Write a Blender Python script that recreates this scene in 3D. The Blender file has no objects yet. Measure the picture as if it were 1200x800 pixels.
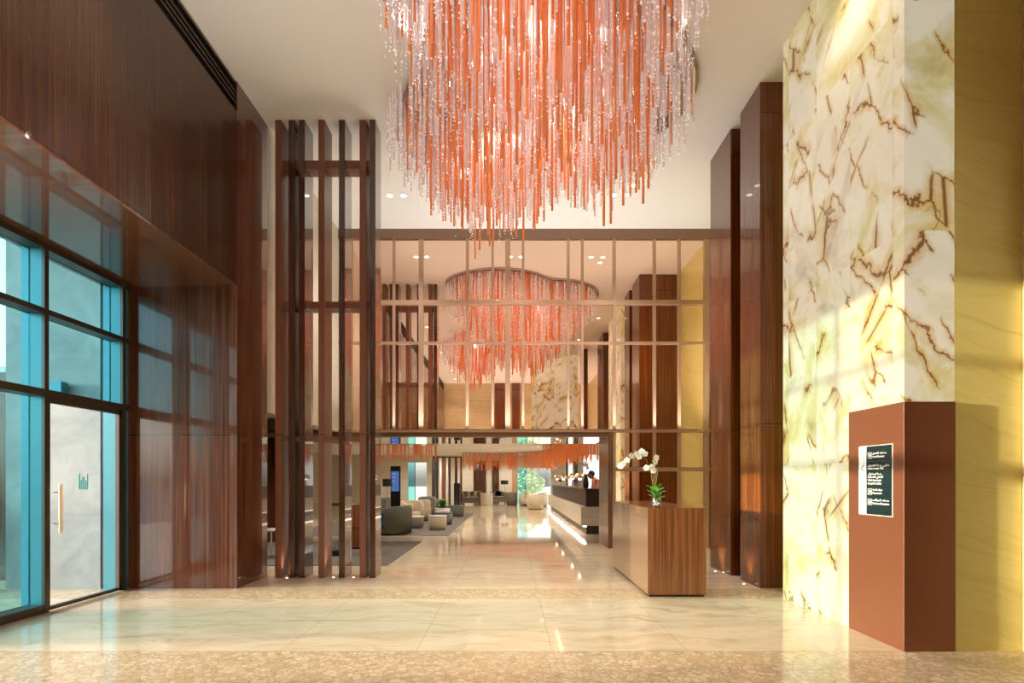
import bpy, bmesh, math, random
from mathutils import Vector, Matrix
random.seed(7)
R = math.radians
S = bpy.context.scene
COL = S.collection
F, CX, HY, EYE = 667.0, 598.0, 562.0, 1.45
def W(px, py, Y):                      # where a sight line at 1200x800 meets the plane y = Y
    return ((px-CX)/F*Y, Y, EYE+(HY-py)/F*Y)

# ------------------------------------------------------------------ tagging / building
def tag(o, label=None, cat=None, group=None, kind=None):
    if label: o['label'] = label
    if cat: o['category'] = cat
    if group: o['group'] = group
    if kind: o['kind'] = kind
    return o
WLOC = {}
def thing(name, label, cat, loc=(0,0,0), rz=0, group=None, kind=None):
    o = bpy.data.objects.new(name, None); COL.objects.link(o)
    o.empty_display_size = .1
    if loc[2]==0 and ((-6<loc[0]<-1.6 and 14.75<loc[1]<24.8) or (-6.5<loc[0]<-2.08 and 9.6<loc[1]<13.4)): loc=(loc[0],loc[1],.0125)   # stands on a rug
    o.location = loc; o.rotation_euler = (0,0,rz)
    WLOC[o.name] = Vector(loc)
    return tag(o, label, cat, group, kind)
class MB:
    def __init__(s): s.v=[]; s.f=[]; s.smooth=False
    def add(s, vs, fs):
        n=len(s.v); s.v += [tuple(v) for v in vs]; s.f += [tuple(i+n for i in f) for f in fs]; return s
    def box(s, x0,x1,y0,y1,z0,z1):
        if x0>x1: x0,x1=x1,x0
        if y0>y1: y0,y1=y1,y0
        if z0>z1: z0,z1=z1,z0
        return s.add([(x0,y0,z0),(x1,y0,z0),(x1,y1,z0),(x0,y1,z0),(x0,y0,z1),(x1,y0,z1),(x1,y1,z1),(x0,y1,z1)],
              [(0,3,2,1),(4,5,6,7),(0,1,5,4),(1,2,6,5),(2,3,7,6),(3,0,4,7)])
    def prism(s, pts, z0, z1):         # pts ccw
        n=len(pts)
        return s.add([(p[0],p[1],z0) for p in pts]+[(p[0],p[1],z1) for p in pts],
              [tuple(reversed(range(n))), tuple(range(n,2*n))]+[(i,(i+1)%n,n+(i+1)%n,n+i) for i in range(n)])
    def tube(s, p, q, r, n=8, r2=None):
        p=Vector(p); q=Vector(q); r2 = r if r2 is None else r2
        d=(q-p).normalized(); a=d.orthogonal().normalized(); b=d.cross(a)
        vs=[]
        for c,rr in ((p,r),(q,r2)):
            for i in range(n):
                t=2*math.pi*i/n; vs.append(c+a*rr*math.cos(t)+b*rr*math.sin(t))
        return s.add(vs,[tuple(reversed(range(n))),tuple(range(n,2*n))]+[(i,(i+1)%n,n+(i+1)%n,n+i) for i in range(n)])
    def path(s, pts, r, n=8, r2=None):
        for i in range(len(pts)-1):
            k=len(pts)-1; ra=r if r2 is None else r+(r2-r)*i/k; rb=r if r2 is None else r+(r2-r)*(i+1)/k
            s.tube(pts[i],pts[i+1],ra,n,rb)
        return s
    def lathe(s, prof, n=32, c=(0,0,0), cap=True):   # prof: [(r,z)]
        vs=[]; fs=[]
        for r,z in prof:
            for i in range(n):
                t=2*math.pi*i/n; vs.append((c[0]+r*math.cos(t),c[1]+r*math.sin(t),c[2]+z))
        for k in range(len(prof)-1):
            for i in range(n):
                j=(i+1)%n; fs.append((k*n+i,k*n+j,(k+1)*n+j,(k+1)*n+i))
        if cap: fs.append(tuple(reversed(range(n)))); fs.append(tuple(range((len(prof)-1)*n,len(prof)*n)))
        return s.add(vs,fs)
    def ico(s, c, r, sq=1.0):
        t=(1+5**.5)/2; k=r/math.hypot(1,t)
        vs=[(-1,t,0),(1,t,0),(-1,-t,0),(1,-t,0),(0,-1,t),(0,1,t),(0,-1,-t),(0,1,-t),(t,0,-1),(t,0,1),(-t,0,-1),(-t,0,1)]
        fs=[(0,11,5),(0,5,1),(0,1,7),(0,7,10),(0,10,11),(1,5,9),(5,11,4),(11,10,2),(10,7,6),(7,1,8),(3,9,4),(3,4,2),(3,2,6),(3,6,8),(3,8,9),(4,9,5),(2,4,11),(6,2,10),(8,6,7),(9,8,1)]
        return s.add([(c[0]+x*k,c[1]+y*k,c[2]+z*k*sq) for x,y,z in vs],fs)
    def ball(s, c, rx, ry, rz, nu=20, nv=12):
        vs=[(c[0],c[1],c[2]-rz)]; fs=[]
        for k in range(1,nv):
            ph=-math.pi/2+math.pi*k/nv
            for i in range(nu):
                t=2*math.pi*i/nu
                vs.append((c[0]+rx*math.cos(ph)*math.cos(t),c[1]+ry*math.cos(ph)*math.sin(t),c[2]+rz*math.sin(ph)))
        vs.append((c[0],c[1],c[2]+rz)); L=len(vs)-1
        for i in range(nu): fs.append((0,1+(i+1)%nu,1+i)); fs.append((L,L-nu+i,L-nu+(i+1)%nu))
        for k in range(nv-2):
            for i in range(nu):
                a=1+k*nu; j=(i+1)%nu; fs.append((a+i,a+j,a+nu+j,a+nu+i))
        return s.add(vs,fs)
    def build(s, name, m, parent=None, bevel=0, smooth=False, seg=2, sub=0, local=False):
        me=bpy.data.meshes.new(name)
        off=Vector((0,0,0)); loc=Vector((0,0,0))
        if parent is not None:
            off = Vector((0,0,0)) if local else WLOC.get(parent.name, Vector((0,0,0)))
        elif not local:
            xs=[v[0] for v in s.v]; ys=[v[1] for v in s.v]; zs=[v[2] for v in s.v]
            off=Vector(((min(xs)+max(xs))/2,(min(ys)+max(ys))/2,min(zs))); loc=off
        me.from_pydata([(v[0]-off.x,v[1]-off.y,v[2]-off.z) for v in s.v],[],s.f)
        me.update()
        o=bpy.data.objects.new(name,me); COL.objects.link(o); o.location=loc
        me.materials.append(m)
        if parent is not None: o.parent=parent
        WLOC[o.name]=off.copy()
        if smooth: 
            for p in me.polygons: p.use_smooth=True
        if bevel:
            b=o.modifiers.new('bevel','BEVEL'); b.width=bevel; b.segments=seg; b.limit_method='ANGLE'; b.angle_limit=R(40)
        if sub:
            b=o.modifiers.new('sub','SUBSURF'); b.levels=sub; b.render_levels=sub
        return o
def struct(name, mb, m, **k): return tag(mb.build(name, m, **k), kind='structure')
def copy_tree(o, parent=None):
    c=o.copy(); COL.objects.link(c)
    if parent is not None: c.parent=parent
    for ch in list(o.children): copy_tree(ch,c)
    return c
def B(*a): return MB().box(*a)

# ------------------------------------------------------------------ materials
class NT:
    def __init__(s,name):
        s.m=bpy.data.materials.new(name); s.m.use_nodes=True; s.t=s.m.node_tree; s.t.nodes.clear()
        s.out=s.n('ShaderNodeOutputMaterial')
    def n(s,t,**k):
        o=s.t.nodes.new(t)
        for a,b in k.items(): setattr(o,a,b)
        return o
    def l(s,a,b): s.t.links.new(a,b)
    def put(s,sock,v):
        if hasattr(v,'links') or isinstance(v,bpy.types.NodeSocket): s.l(v,sock)
        else: sock.default_value=v
    def math(s,op,a,b=0,c=None):
        o=s.n('ShaderNodeMath',operation=op); s.put(o.inputs[0],a); s.put(o.inputs[1],b)
        if c is not None: s.put(o.inputs[2],c)
        return o.outputs[0]
    def mix(s,f,a,b,blend='MIX'):
        o=s.n('ShaderNodeMix',data_type='RGBA',blend_type=blend); s.put(o.inputs[0],f)
        s.put(o.inputs[6],a); s.put(o.inputs[7],b); return o.outputs[2]
    def pos(s): return s.n('ShaderNodeNewGeometry').outputs['Position']
    def obj(s): return s.n('ShaderNodeTexCoord').outputs['Object']
    def sep(s,v):
        o=s.n('ShaderNodeSeparateXYZ'); s.l(v,o.inputs[0]); return o.outputs
    def comb(s,x,y,z):
        o=s.n('ShaderNodeCombineXYZ'); s.put(o.inputs[0],x); s.put(o.inputs[1],y); s.put(o.inputs[2],z); return o.outputs[0]
    def mapping(s,v,scale=(1,1,1),rot=(0,0,0),loc=(0,0,0)):
        o=s.n('ShaderNodeMapping'); s.l(v,o.inputs[0]); o.inputs['Scale'].default_value=scale; o.inputs['Rotation'].default_value=rot; o.inputs['Location'].default_value=loc
        return o.outputs[0]
    def noise(s,v,scale,detail=3,rough=.5,dist=0):
        o=s.n('ShaderNodeTexNoise'); s.l(v,o.inputs['Vector']); o.inputs['Scale'].default_value=scale
        o.inputs['Detail'].default_value=detail; o.inputs['Roughness'].default_value=rough; o.inputs['Distortion'].default_value=dist
        return o.outputs[0]
    def ramp(s,f,stops):
        o=s.n('ShaderNodeValToRGB'); s.put(o.inputs[0],f); e=o.color_ramp.elements
        while len(e)<len(stops): e.new(.5)
        for i,(p,c) in enumerate(stops): e[i].position=p; e[i].color=c if len(c)==4 else (*c,1)
        return o.outputs[0]
    def bsdf(s,col,rough=.5,metal=0,coat=0,emis=None,es=0,bump=None,bs=.2,bd=.01,spec=.5,alpha=None,trans=0,ior=1.5,coatr=.03,link=True):
        p=s.n('ShaderNodeBsdfPrincipled')
        s.put(p.inputs['Base Color'],col); s.put(p.inputs['Roughness'],rough); p.inputs['Metallic'].default_value=metal
        p.inputs['Coat Weight'].default_value=coat; p.inputs['Coat Roughness'].default_value=coatr
        p.inputs['Specular IOR Level'].default_value=spec; p.inputs['Transmission Weight'].default_value=trans; p.inputs['IOR'].default_value=ior
        if emis is not None: s.put(p.inputs['Emission Color'],emis); p.inputs['Emission Strength'].default_value=es
        if alpha is not None: p.inputs['Alpha'].default_value=alpha
        if bump is not None:
            b=s.n('ShaderNodeBump'); b.inputs['Strength'].default_value=bs; b.inputs['Distance'].default_value=bd; s.l(bump,b.inputs['Height']); s.l(b.outputs[0],p.inputs['Normal'])
        if link: s.l(p.outputs[0],s.out.inputs[0])
        return p
def rgb(r,g,b):
    f=lambda c:(c/255/12.92 if c/255<=.04045 else ((c/255+.055)/1.055)**2.4)
    return (f(r),f(g),f(b),1)
def plain(name,c,rough=.5,metal=0,coat=0,noise=.12,ns=30,**k):
    t=NT(name); v=t.noise(t.obj(),ns,3)
    d=(c[0]*(1-noise),c[1]*(1-noise),c[2]*(1-noise),1); e=(min(1,c[0]*(1+noise)),min(1,c[1]*(1+noise)),min(1,c[2]*(1+noise)),1)
    t.bsdf(t.mix(v,d,e),rough,metal,coat,**k); return t.m
def emit(name,c,s):
    t=NT(name); t.bsdf(c,.5,emis=c,es=s); return t.m
def wood(name, dark, mid, light, coat=1.0, rough=.25, freq=26, joints=(2.05,4.06,6.36), coatr=.02, horiz=False):
    t=NT(name); x,y,z=t.sep(t.pos())
    u = t.math('ADD', t.math('MULTIPLY',x,1.0), t.math('MULTIPLY',y,1.0))
    if horiz: v=t.comb(t.math('MULTIPLY',x,.35), t.math('MULTIPLY',y,freq), 0)
    else: v=t.comb(t.math('MULTIPLY',u,freq), t.math('MULTIPLY',z,.35), 0)
    n1=t.noise(v,1.0,4,.65,.15)
    if horiz: v2=t.comb(t.math('MULTIPLY',x,.6), t.math('MULTIPLY',y,freq*4), 3)
    else: v2=t.comb(t.math('MULTIPLY',u,freq*4), t.math('MULTIPLY',z,.8), 3)
    n2=t.noise(v2,1.0,2,.5)
    f=t.math('ADD',t.math('MULTIPLY',n1,.7),t.math('MULTIPLY',n2,.3))
    c=t.ramp(f,[(.3,dark),(.5,mid),(.7,light)])
    if joints:
        acc=None
        for j in joints:
            k=t.math('LESS_THAN',t.math('ABSOLUTE',t.math('SUBTRACT',z,j)),.006)
            acc=k if acc is None else t.math('MAXIMUM',acc,k)
        c=t.mix(acc,c,(.01,.004,.002,1))
    t.bsdf(c,rough,coat=coat,coatr=coatr,spec=.4)
    return t.m
M={}
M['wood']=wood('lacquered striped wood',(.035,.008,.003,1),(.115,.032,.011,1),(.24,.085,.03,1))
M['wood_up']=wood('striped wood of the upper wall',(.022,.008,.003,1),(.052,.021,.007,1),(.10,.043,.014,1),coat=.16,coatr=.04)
M['wood_soffit']=wood('striped wood of the soffit',(.05,.016,.006,1),(.15,.055,.02,1),(.22,.09,.035,1),horiz=True,joints=())
M['wood_pier']=wood('dark lacquered wood of the piers',(.045,.010,.002,1),(.14,.037,.007,1),(.28,.085,.014,1),coat=.45,joints=(2.2,6.36))
M['wood_slat']=wood('dark lacquered slat wood',(.022,.005,.002,1),(.062,.016,.006,1),(.11,.036,.014,1),joints=(2.12,))
M['slat_satin']=wood('copper brown satin slat',(.17,.06,.035,1),(.21,.078,.045,1),(.25,.095,.055,1),coat=.2,rough=.35,coatr=.3,joints=(2.12,))
M['wood_desk']=wood('walnut of the desk',(.055,.015,.005,1),(.20,.07,.022,1),(.36,.15,.055,1),coat=.5,freq=18,coatr=.12,joints=())
M['bronze_side']=plain('bronze lacquered desk side',(.30,.165,.09,1),.2,.6,.6,noise=.06,ns=3)
M['dark_trim']=plain('black brown trim',(.018,.008,.005,1),.4)
M['ceiling']=plain('warm white ceiling paint',(.80,.765,.72,1),.8,noise=.01)
M['bronze']=plain('satin bronze frame',(.50,.33,.23,1),.38,.6,noise=.03)
M['bronze_dark']=plain('dark bronze header',(.26,.16,.11,1),.4,.5,noise=.03)
M['brown_metal']=plain('brown portal frame',(.16,.065,.03,1),.3,.3,.5,noise=.05)
M['steel']=plain('polished steel',(.75,.73,.70,1),.12,1,noise=.02)
M['mirror_steel']=plain('mirror polished soffit',(.82,.80,.77,1),.02,1,noise=.0)
M['gold']=plain('brushed brass',(.75,.55,.30,1),.3,1,noise=.03)
M['alu']=plain('dark grey aluminium',(.10,.085,.075,1),.35,.7,noise=.03)
M['alu_teal']=plain('teal grey aluminium',(.07,.27,.34,1),.3,.3,noise=.03)  # teal cast of the glass beyond is put into this metal colour
# tinted mirror
t=NT('rose bronze mirror'); g=t.n('ShaderNodeBsdfGlossy'); g.inputs['Roughness'].default_value=.004; g.inputs['Color'].default_value=(.96,.71,.56,1); t.l(g.outputs[0],t.out.inputs[0]); M['mirror']=t.m
def pane_mat(name,tint,refl=.06,gl=(1,1,1,1),haze=0,hazec=(.8,.8,.8,1)):
    t=NT(name); tr=t.n('ShaderNodeBsdfTransparent'); tr.inputs[0].default_value=tint
    g=t.n('ShaderNodeBsdfGlossy'); g.inputs['Roughness'].default_value=.01; g.inputs['Color'].default_value=gl
    lw=t.n('ShaderNodeLayerWeight'); lw.inputs[0].default_value=.12
    f=t.math('MAXIMUM',t.math('MULTIPLY',lw.outputs['Fresnel'],.8),refl)
    mx=t.n('ShaderNodeMixShader'); t.l(f,mx.inputs[0]); t.l(tr.outputs[0],mx.inputs[1]); t.l(g.outputs[0],mx.inputs[2])
    o=mx
    if haze:
        d=t.n('ShaderNodeBsdfTranslucent'); d.inputs[0].default_value=hazec
        o=t.n('ShaderNodeMixShader'); o.inputs[0].default_value=haze; t.l(mx.outputs[0],o.inputs[1]); t.l(d.outputs[0],o.inputs[2])
    t.l(o.outputs[0],t.out.inputs[0]); return t.m
M['glass_teal']=pane_mat('teal tinted glass',(.50,.75,.80,1),.05)
M['glass']=pane_mat('clear glass',(.93,.96,.96,1),.05)
# marble floor
def marble(name, vein=.5):
    t=NT(name); p=t.pos(); x,y,z=t.sep(p)
    w=t.noise(p,1.1,3,.55)
    q=t.comb(t.math('MULTIPLY',x,.25),t.math('ADD',y,t.math('MULTIPLY',w,.9)),0)
    q=t.mapping(q,rot=(0,0,R(8)))
    n=t.noise(q,4.5,7,.62,.4)
    c=t.ramp(n,[(.25,rgb(198,172,136)),(.42,rgb(224,202,170)),(.55,rgb(236,218,190)),(.72,rgb(208,182,146))])
    # slabs
    sx=t.math('FRACT',t.math('DIVIDE',t.math('ADD',x,20.35),1.15))
    jx=t.math('LESS_THAN',sx,.004)
    jy=None
    for Y in (4.81,5.86,6.96,7.56,8.35,9.6,10.9):
        k=t.math('LESS_THAN',t.math('ABSOLUTE',t.math('SUBTRACT',y,Y)),.006)
        jy=k if jy is None else t.math('MAXIMUM',jy,k)
    far=t.math('LESS_THAN',t.math('FRACT',t.math('DIVIDE',y,1.2)),.006)
    far=t.math('MULTIPLY',far,t.math('GREATER_THAN',y,12.2))
    slab=t.n('ShaderNodeTexWhiteNoise',noise_dimensions='2D')
    t.l(t.comb(t.math('FLOOR',t.math('DIVIDE',t.math('ADD',x,20.35),1.15)),t.math('FLOOR',t.math('DIVIDE',y,1.1)),0),slab.inputs[0])
    c=t.mix(t.math('MULTIPLY',slab.outputs[0],.22),c,rgb(212,190,150))
    # crazed mosaic bands
    vo=t.n('ShaderNodeTexVoronoi',feature='DISTANCE_TO_EDGE'); t.l(t.comb(x,y,0),vo.inputs['Vector']); vo.inputs['Scale'].default_value=17
    vc=t.n('ShaderNodeTexVoronoi'); t.l(t.comb(x,y,0),vc.inputs['Vector']); vc.inputs['Scale'].default_value=17
    line=t.math('LESS_THAN',vo.outputs['Distance'],.055)
    mc=t.mix(vc.outputs['Color'],rgb(205,182,146),rgb(232,214,182)); 
    sepc=t.n('ShaderNodeSeparateColor'); t.l(vc.outputs['Color'],sepc.inputs[0])
    mc=t.mix(sepc.outputs[0],rgb(204,178,140),rgb(234,214,182))
    mc=t.mix(line,mc,rgb(192,166,130))
    b1=t.math('LESS_THAN',y,4.81); b2=t.math('MULTIPLY',t.math('GREATER_THAN',y,6.96),t.math('LESS_THAN',y,7.56))
    band=t.math('MAXIMUM',b1,b2)
    c=t.mix(band,c,mc)
    j=t.math('MAXIMUM',t.math('MAXIMUM',t.math('MULTIPLY',jx,t.math('SUBTRACT',1,band)),jy),far)
    c=t.mix(t.math('MULTIPLY',j,.55),c,rgb(120,95,65))
    rough=t.math('ADD',t.math('MULTIPLY',n,.06),t.math('MULTIPLY',band,.08))
    t.bsdf(c,t.math('ADD',rough,.02),spec=.75)
    return t.m
M['floor']=marble('polished cream marble')
def travertine(name,a,b,c_,tilt=0,sc=1.0,rough=.35,coat=.2):
    t=NT(name); p=t.pos(); x,y,z=t.sep(p)
    w=t.noise(t.mapping(p,scale=(.45,.45,.9)),1.0*sc,3,.6)
    h=t.math('ADD',x,y)
    zz=t.math('ADD',t.math('ADD',z,t.math('MULTIPLY',w,.8)),t.math('MULTIPLY',h,tilt))
    v=t.comb(t.math('MULTIPLY',h,.35),0,t.math('MULTIPLY',zz,6*sc))
    n=t.noise(v,1.3,9,.68,.2)
    v2=t.comb(t.math('MULTIPLY',h,.8),0,t.math('MULTIPLY',zz,30*sc)); n2=t.noise(v2,1.3,4,.6)
    f=t.math('ADD',t.math('MULTIPLY',n,.7),t.math('MULTIPLY',n2,.3))
    c=t.mix(.45,t.ramp(f,[(.33,a),(.45,b),(.56,c_),(.68,b)]),b)
    jz=t.math('LESS_THAN',t.math('FRACT',t.math('DIVIDE',t.math('ADD',z,.02),1.36)),.003)
    c=t.mix(t.math('MULTIPLY',jz,.35),c,a)
    t.bsdf(c,rough,coat=coat,bump=f,bs=.1,bd=.01); return t.m
M['trav_yellow']=travertine('golden travertine',(.54,.45,.12,1),(.80,.71,.24,1),(.88,.81,.34,1),tilt=.25)
M['trav']=travertine('warm travertine',(.42,.30,.15,1),(.64,.50,.29,1),(.74,.61,.39,1))
M['trav_light']=travertine('pale travertine',(.55,.47,.34,1),(.70,.62,.48,1),(.78,.71,.58,1),sc=.8)
# backlit onyx
t=NT('backlit onyx'); p=t.pos(); x,y,z=t.sep(p)
h=t.math('SUBTRACT',x,y)                         # unrolled along the corner
iu=t.math('FLOOR',t.math('DIVIDE',t.math('ADD',h,40.08),.62)); iv=t.math('FLOOR',t.math('DIVIDE',t.math('ADD',z,.33),1.95))
wn=t.n('ShaderNodeTexWhiteNoise',noise_dimensions='2D'); t.l(t.comb(iu,iv,0),wn.inputs[0])
off=t.math('MULTIPLY',wn.outputs[0],37)
q=t.comb(h,off,z)
big=t.noise(q,1.2,5,.6,.6)
c=t.ramp(big,[(.25,rgb(196,172,96)),(.38,rgb(228,214,152)),(.50,rgb(246,238,212)),(.62,rgb(242,232,206)),(.78,rgb(222,204,150))])
warp=t.noise(q,2.2,3,.5)
def crack(sx_,sz_,lean,o_,sc,seedw):
    vv=t.n('ShaderNodeTexVoronoi',feature='DISTANCE_TO_EDGE'); w_=t.noise(t.comb(t.math('MULTIPLY',h,3),t.math('ADD',off,o_),t.math('MULTIPLY',z,3)),1.2,4,.6)
    t.l(t.comb(t.math('ADD',t.math('MULTIPLY',t.math('ADD',h,t.math('MULTIPLY',z,lean)),sx_),t.math('MULTIPLY',w_,.35)),t.math('ADD',off,o_),t.math('ADD',t.math('MULTIPLY',z,sz_),t.math('MULTIPLY',w_,.3))),vv.inputs['Vector']); vv.inputs['Scale'].default_value=sc
    return vv.outputs['Distance']
def band_(v,a,b,hi):
    o=t.n('ShaderNodeMapRange'); t.l(v,o.inputs[0]); o.inputs[1].default_value=a; o.inputs[2].default_value=b; o.inputs[3].default_value=hi; o.inputs[4].default_value=0; return o.outputs[0]
e1=crack(1.5,.62,.55,0,1.5,0); e2=crack(1.3,.5,-.7,11,1.25,0)
m1=t.ramp(t.noise(t.comb(h,t.math('ADD',off,5),z),1.7,2,.5),[(.475,(0,0,0,1)),(.54,(1,1,1,1))])
m2=t.ramp(t.noise(t.comb(h,t.math('ADD',off,15),z),1.5,2,.5),[(.55,(0,0,0,1)),(.62,(1,1,1,1))])
hal=t.math('MAXIMUM',t.math('MULTIPLY',band_(e1,0,.10,.75),m1),t.math('MULTIPLY',band_(e2,0,.09,.7),m2))
c=t.mix(hal,c,rgb(214,160,62))
dk_=t.math('MAXIMUM',t.math('MULTIPLY',band_(e1,.006,.021,1),m1),t.math('MULTIPLY',band_(e2,.004,.016,1),m2))
c=t.mix(t.math('MULTIPLY',dk_,.85),c,rgb(112,66,26))
pat=t.ramp(t.noise(t.comb(h,t.math('ADD',off,20),z),.9,4,.6,.8),[(.60,(0,0,0,1)),(.74,(1,1,1,1))])
c=t.mix(t.math('MULTIPLY',pat,.6),c,rgb(165,125,85))
ju=t.math('LESS_THAN',t.math('FRACT',t.math('DIVIDE',t.math('ADD',h,40.08),.62)),.008)
c=t.mix(t.math('MULTIPLY',ju,.35),c,rgb(200,170,100))
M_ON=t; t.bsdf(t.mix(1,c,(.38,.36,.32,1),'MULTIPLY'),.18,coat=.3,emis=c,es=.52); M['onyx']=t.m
# copper
t=NT('brushed copper'); x,y,z=t.sep(t.pos()); n=t.noise(t.comb(t.math('MULTIPLY',t.math('ADD',x,y),3),0,t.math('MULTIPLY',z,160)),1,2)
t.bsdf(t.mix(n,(.20,.072,.036,1),(.23,.085,.043,1)),.36,.5); M['copper']=t.m
# chandelier
M['orange']=plain('orange glass rod',(.88,.28,.085,1),.15,coat=.6,noise=.2,ns=2,emis=(.95,.28,.09,1),es=.12)  # weak emission keeps the rods vivid in place of stronger bulbs
t=NT('clear glass rod'); b=t.bsdf((.93,.82,.81,1),.06,emis=(1,.93,.91,1),es=.11,link=False); tr=t.n('ShaderNodeBsdfTransparent'); mx=t.n('ShaderNodeMixShader'); mx.inputs[0].default_value=.42  # emission lightens the glass beyond what the lamps give
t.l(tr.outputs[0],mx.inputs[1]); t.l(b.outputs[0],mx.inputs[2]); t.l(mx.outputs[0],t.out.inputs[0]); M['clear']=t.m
M['bead']=plain('crystal bead',(.98,.95,.93,1),.04,coat=1,noise=.0,emis=(1,.93,.88,1),es=.35)  # part of the bead sparkle is put in as emission
M['plate']=plain('mirror steel ceiling plate',(.45,.40,.37,1),.08,1,noise=.02)
M['lamp']=emit('lamp lens',(1,.93,.8,1),7)
M['white']=plain('white paint',(.82,.82,.80,1),.5,noise=.02)
M['black']=plain('black lacquer',(.012,.012,.013,1),.3)
def fabric(name,c): 
    t=NT(name); v=t.noise(t.obj(),180,3); w=t.noise(t.obj(),6,2)
    t.bsdf(t.mix(v,(c[0]*.75,c[1]*.75,c[2]*.75,1),(c[0]*1.2,c[1]*1.2,c[2]*1.2,1)),.9,bump=v,bs=.3,bd=.003); return t.m
M['f_green']=fabric('dark olive velvet',(.10,.10,.065)); M['f_beige']=fabric('sand bouclé',(.52,.42,.28)); M['f_taupe']=fabric('grey taupe fabric',(.20,.17,.13))
M['f_navy']=fabric('navy fabric',(.02,.05,.10)); M['f_cream']=fabric('cream fabric',(.62,.53,.38)); M['f_greygreen']=fabric('grey green leather',(.12,.13,.11))
M['rug']=fabric('grey brown rug',(.15,.125,.10)); M['leg']=plain('oak legs',(.45,.28,.14,1),.4)
M['marble_w']=plain('white marble top',(.80,.76,.70,1),.15,noise=.05)
M['leaf']=plain('green leaf',(.10,.30,.035,1),.35,noise=.3,ns=8,coat=.3)
M['petal']=plain('white petal',(.90,.88,.84,1),.5,noise=.03); M['stem']=plain('green stem',(.18,.28,.06,1),.5)
M['petal_c']=plain('yellow pink orchid centre',(.80,.45,.25,1),.5)

# ------------------------------------------------------------------ the setting
CE=6.77; XR=3.35; XL=-3.65; YM=12.1; WX=-5.1
struct('floor', B(-12,6.2,-7.3,36.3,-.12,0), M['floor'])
ceil=MB().box(WX-.4,4.6,-7.35,YM+.2,CE,CE+.15); struct('ceiling',ceil,M['ceiling'])
# left wood volume
struct('wall_left', B(WX-.35,XL,7.6,8.55,0,CE), M['wood'])
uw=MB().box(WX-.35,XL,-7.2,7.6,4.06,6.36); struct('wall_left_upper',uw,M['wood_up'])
struct('trim_1', B(WX-.35,XL-.002,-7.2,7.6,4.035,4.06), M['wood_soffit'])
tr=MB().box(WX-.35,XL-.05,-7.2,7.6,6.36,CE)
for k,zz in enumerate((6.46,6.53,6.60,6.72)): tr.box(XL-.05,XL-.01,-7.2,7.6,zz,zz+.03)
struct('trim_2', tr, M['dark_trim'])
struct('wall_left_far', B(XL-.3,XL,8.55,YM+.2,2.47,CE), M['trav_light'])
# right side
struct('wall_right', B(4.352,4.6,5.0,YM+.2,0,CE), M['trav_yellow'])
struct('wall_right_front', B(3.777,6.2,4.84,5.0,0,CE), M['trav_yellow'])
struct('wall_right_rear', B(4.352,4.6,-7.2,4.835,0,CE), M['trav'])
ox=MB().prism([(XR,5.60),(3.70,5.60),(3.70,6.99),(XR,6.99)],0,2.115)
ox.prism([(XR,4.84),(3.775,4.84),(3.775,6.99),(XR,6.99)],2.115,CE)
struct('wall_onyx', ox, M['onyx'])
struct('wall_back', B(-5.5,4.6,-7.35,-7.2,0,CE), M['trav'])
# behind the viewer, as the mirror shows it
for (x0,x1,nm) in ((-.85,-.28,0),(.10,.52,0)):
    p=B(x0,x1,-7.2,-7.05,0,CE-.002).build('wall_panel',M['wood_pier']); tag(p,'dark wooden wall panel on the back wall behind the camera, '+('left' if x0<0 else 'right')+' of two in the mirror','panel','dark panels on the back wall')
ob=MB().prism([(2.42,.15),(1.0,-2.5),(1.5,-2.8),(2.9,-.1)],0,CE-.002); struct('wall_onyx_rear',ob,M['onyx'])
tag(B(2.95,3.15,.3,1.1,0,CE-.002).build('wooden_pier',M['wood_pier']),'narrow dark lacquered pier seen only in the mirror beside the glowing stone','pier','tall dark wooden piers')
tag(B(3.36,4.35,2.35,3.65,0,CE-.002).build('wooden_pier',M['wood_pier']),'wide dark lacquered pier seen only in the mirror, right of the narrow one','pier','tall dark wooden piers')
# piers in view
tag(B(3.34,4.35,7.61,8.27,0,CE-.002).build('wooden_pier',M['wood_pier'],bevel=.004),'tall dark lacquered pier nearest the glowing onyx wall, with orange sunlight on its side','pier','tall dark wooden piers')
tag(B(3.34,4.35,8.63,9.5,0,CE-.002).build('wooden_pier',M['wood_pier'],bevel=.004),'tall dark lacquered pier farther back, between the mirror grid and the sunlit pier','pier','tall dark wooden piers')

# ---------------- slat screen
sc=thing('slat_screen','tall openwork screen of dark and copper brown slats beside the wood wall','screen',(-2.6,8.41,0))
SL=[(322.4,329.6,1),(338,345.4,0),(350,357.2,0),(373,380.2,1),(397,404.2,0),(421.3,428.7,1),(433,440,0)]
yy=8.41
for a,b,sat in SL:
    x0=(a-CX)/F*yy; x1=(b-CX)/F*yy
    B(x0,x1,yy,yy+.36,0,CE-.003).build('slat',M['slat_satin'] if sat else M['wood_slat'],sc,bevel=.003)
xa=(SL[0][1]-CX)/F*yy; 
for z0,z1 in ((6.08,6.20),(4.00,4.10),(2.03,2.09)):
    r=MB()
    for k in range(6):
        r.box((SL[k][1]-CX)/F*yy-.002,(SL[k+1][0]-CX)/F*yy+.002,yy+.06,yy+.30,z0,z1)
    r.build('rail',M['slat_satin'],sc)

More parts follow.
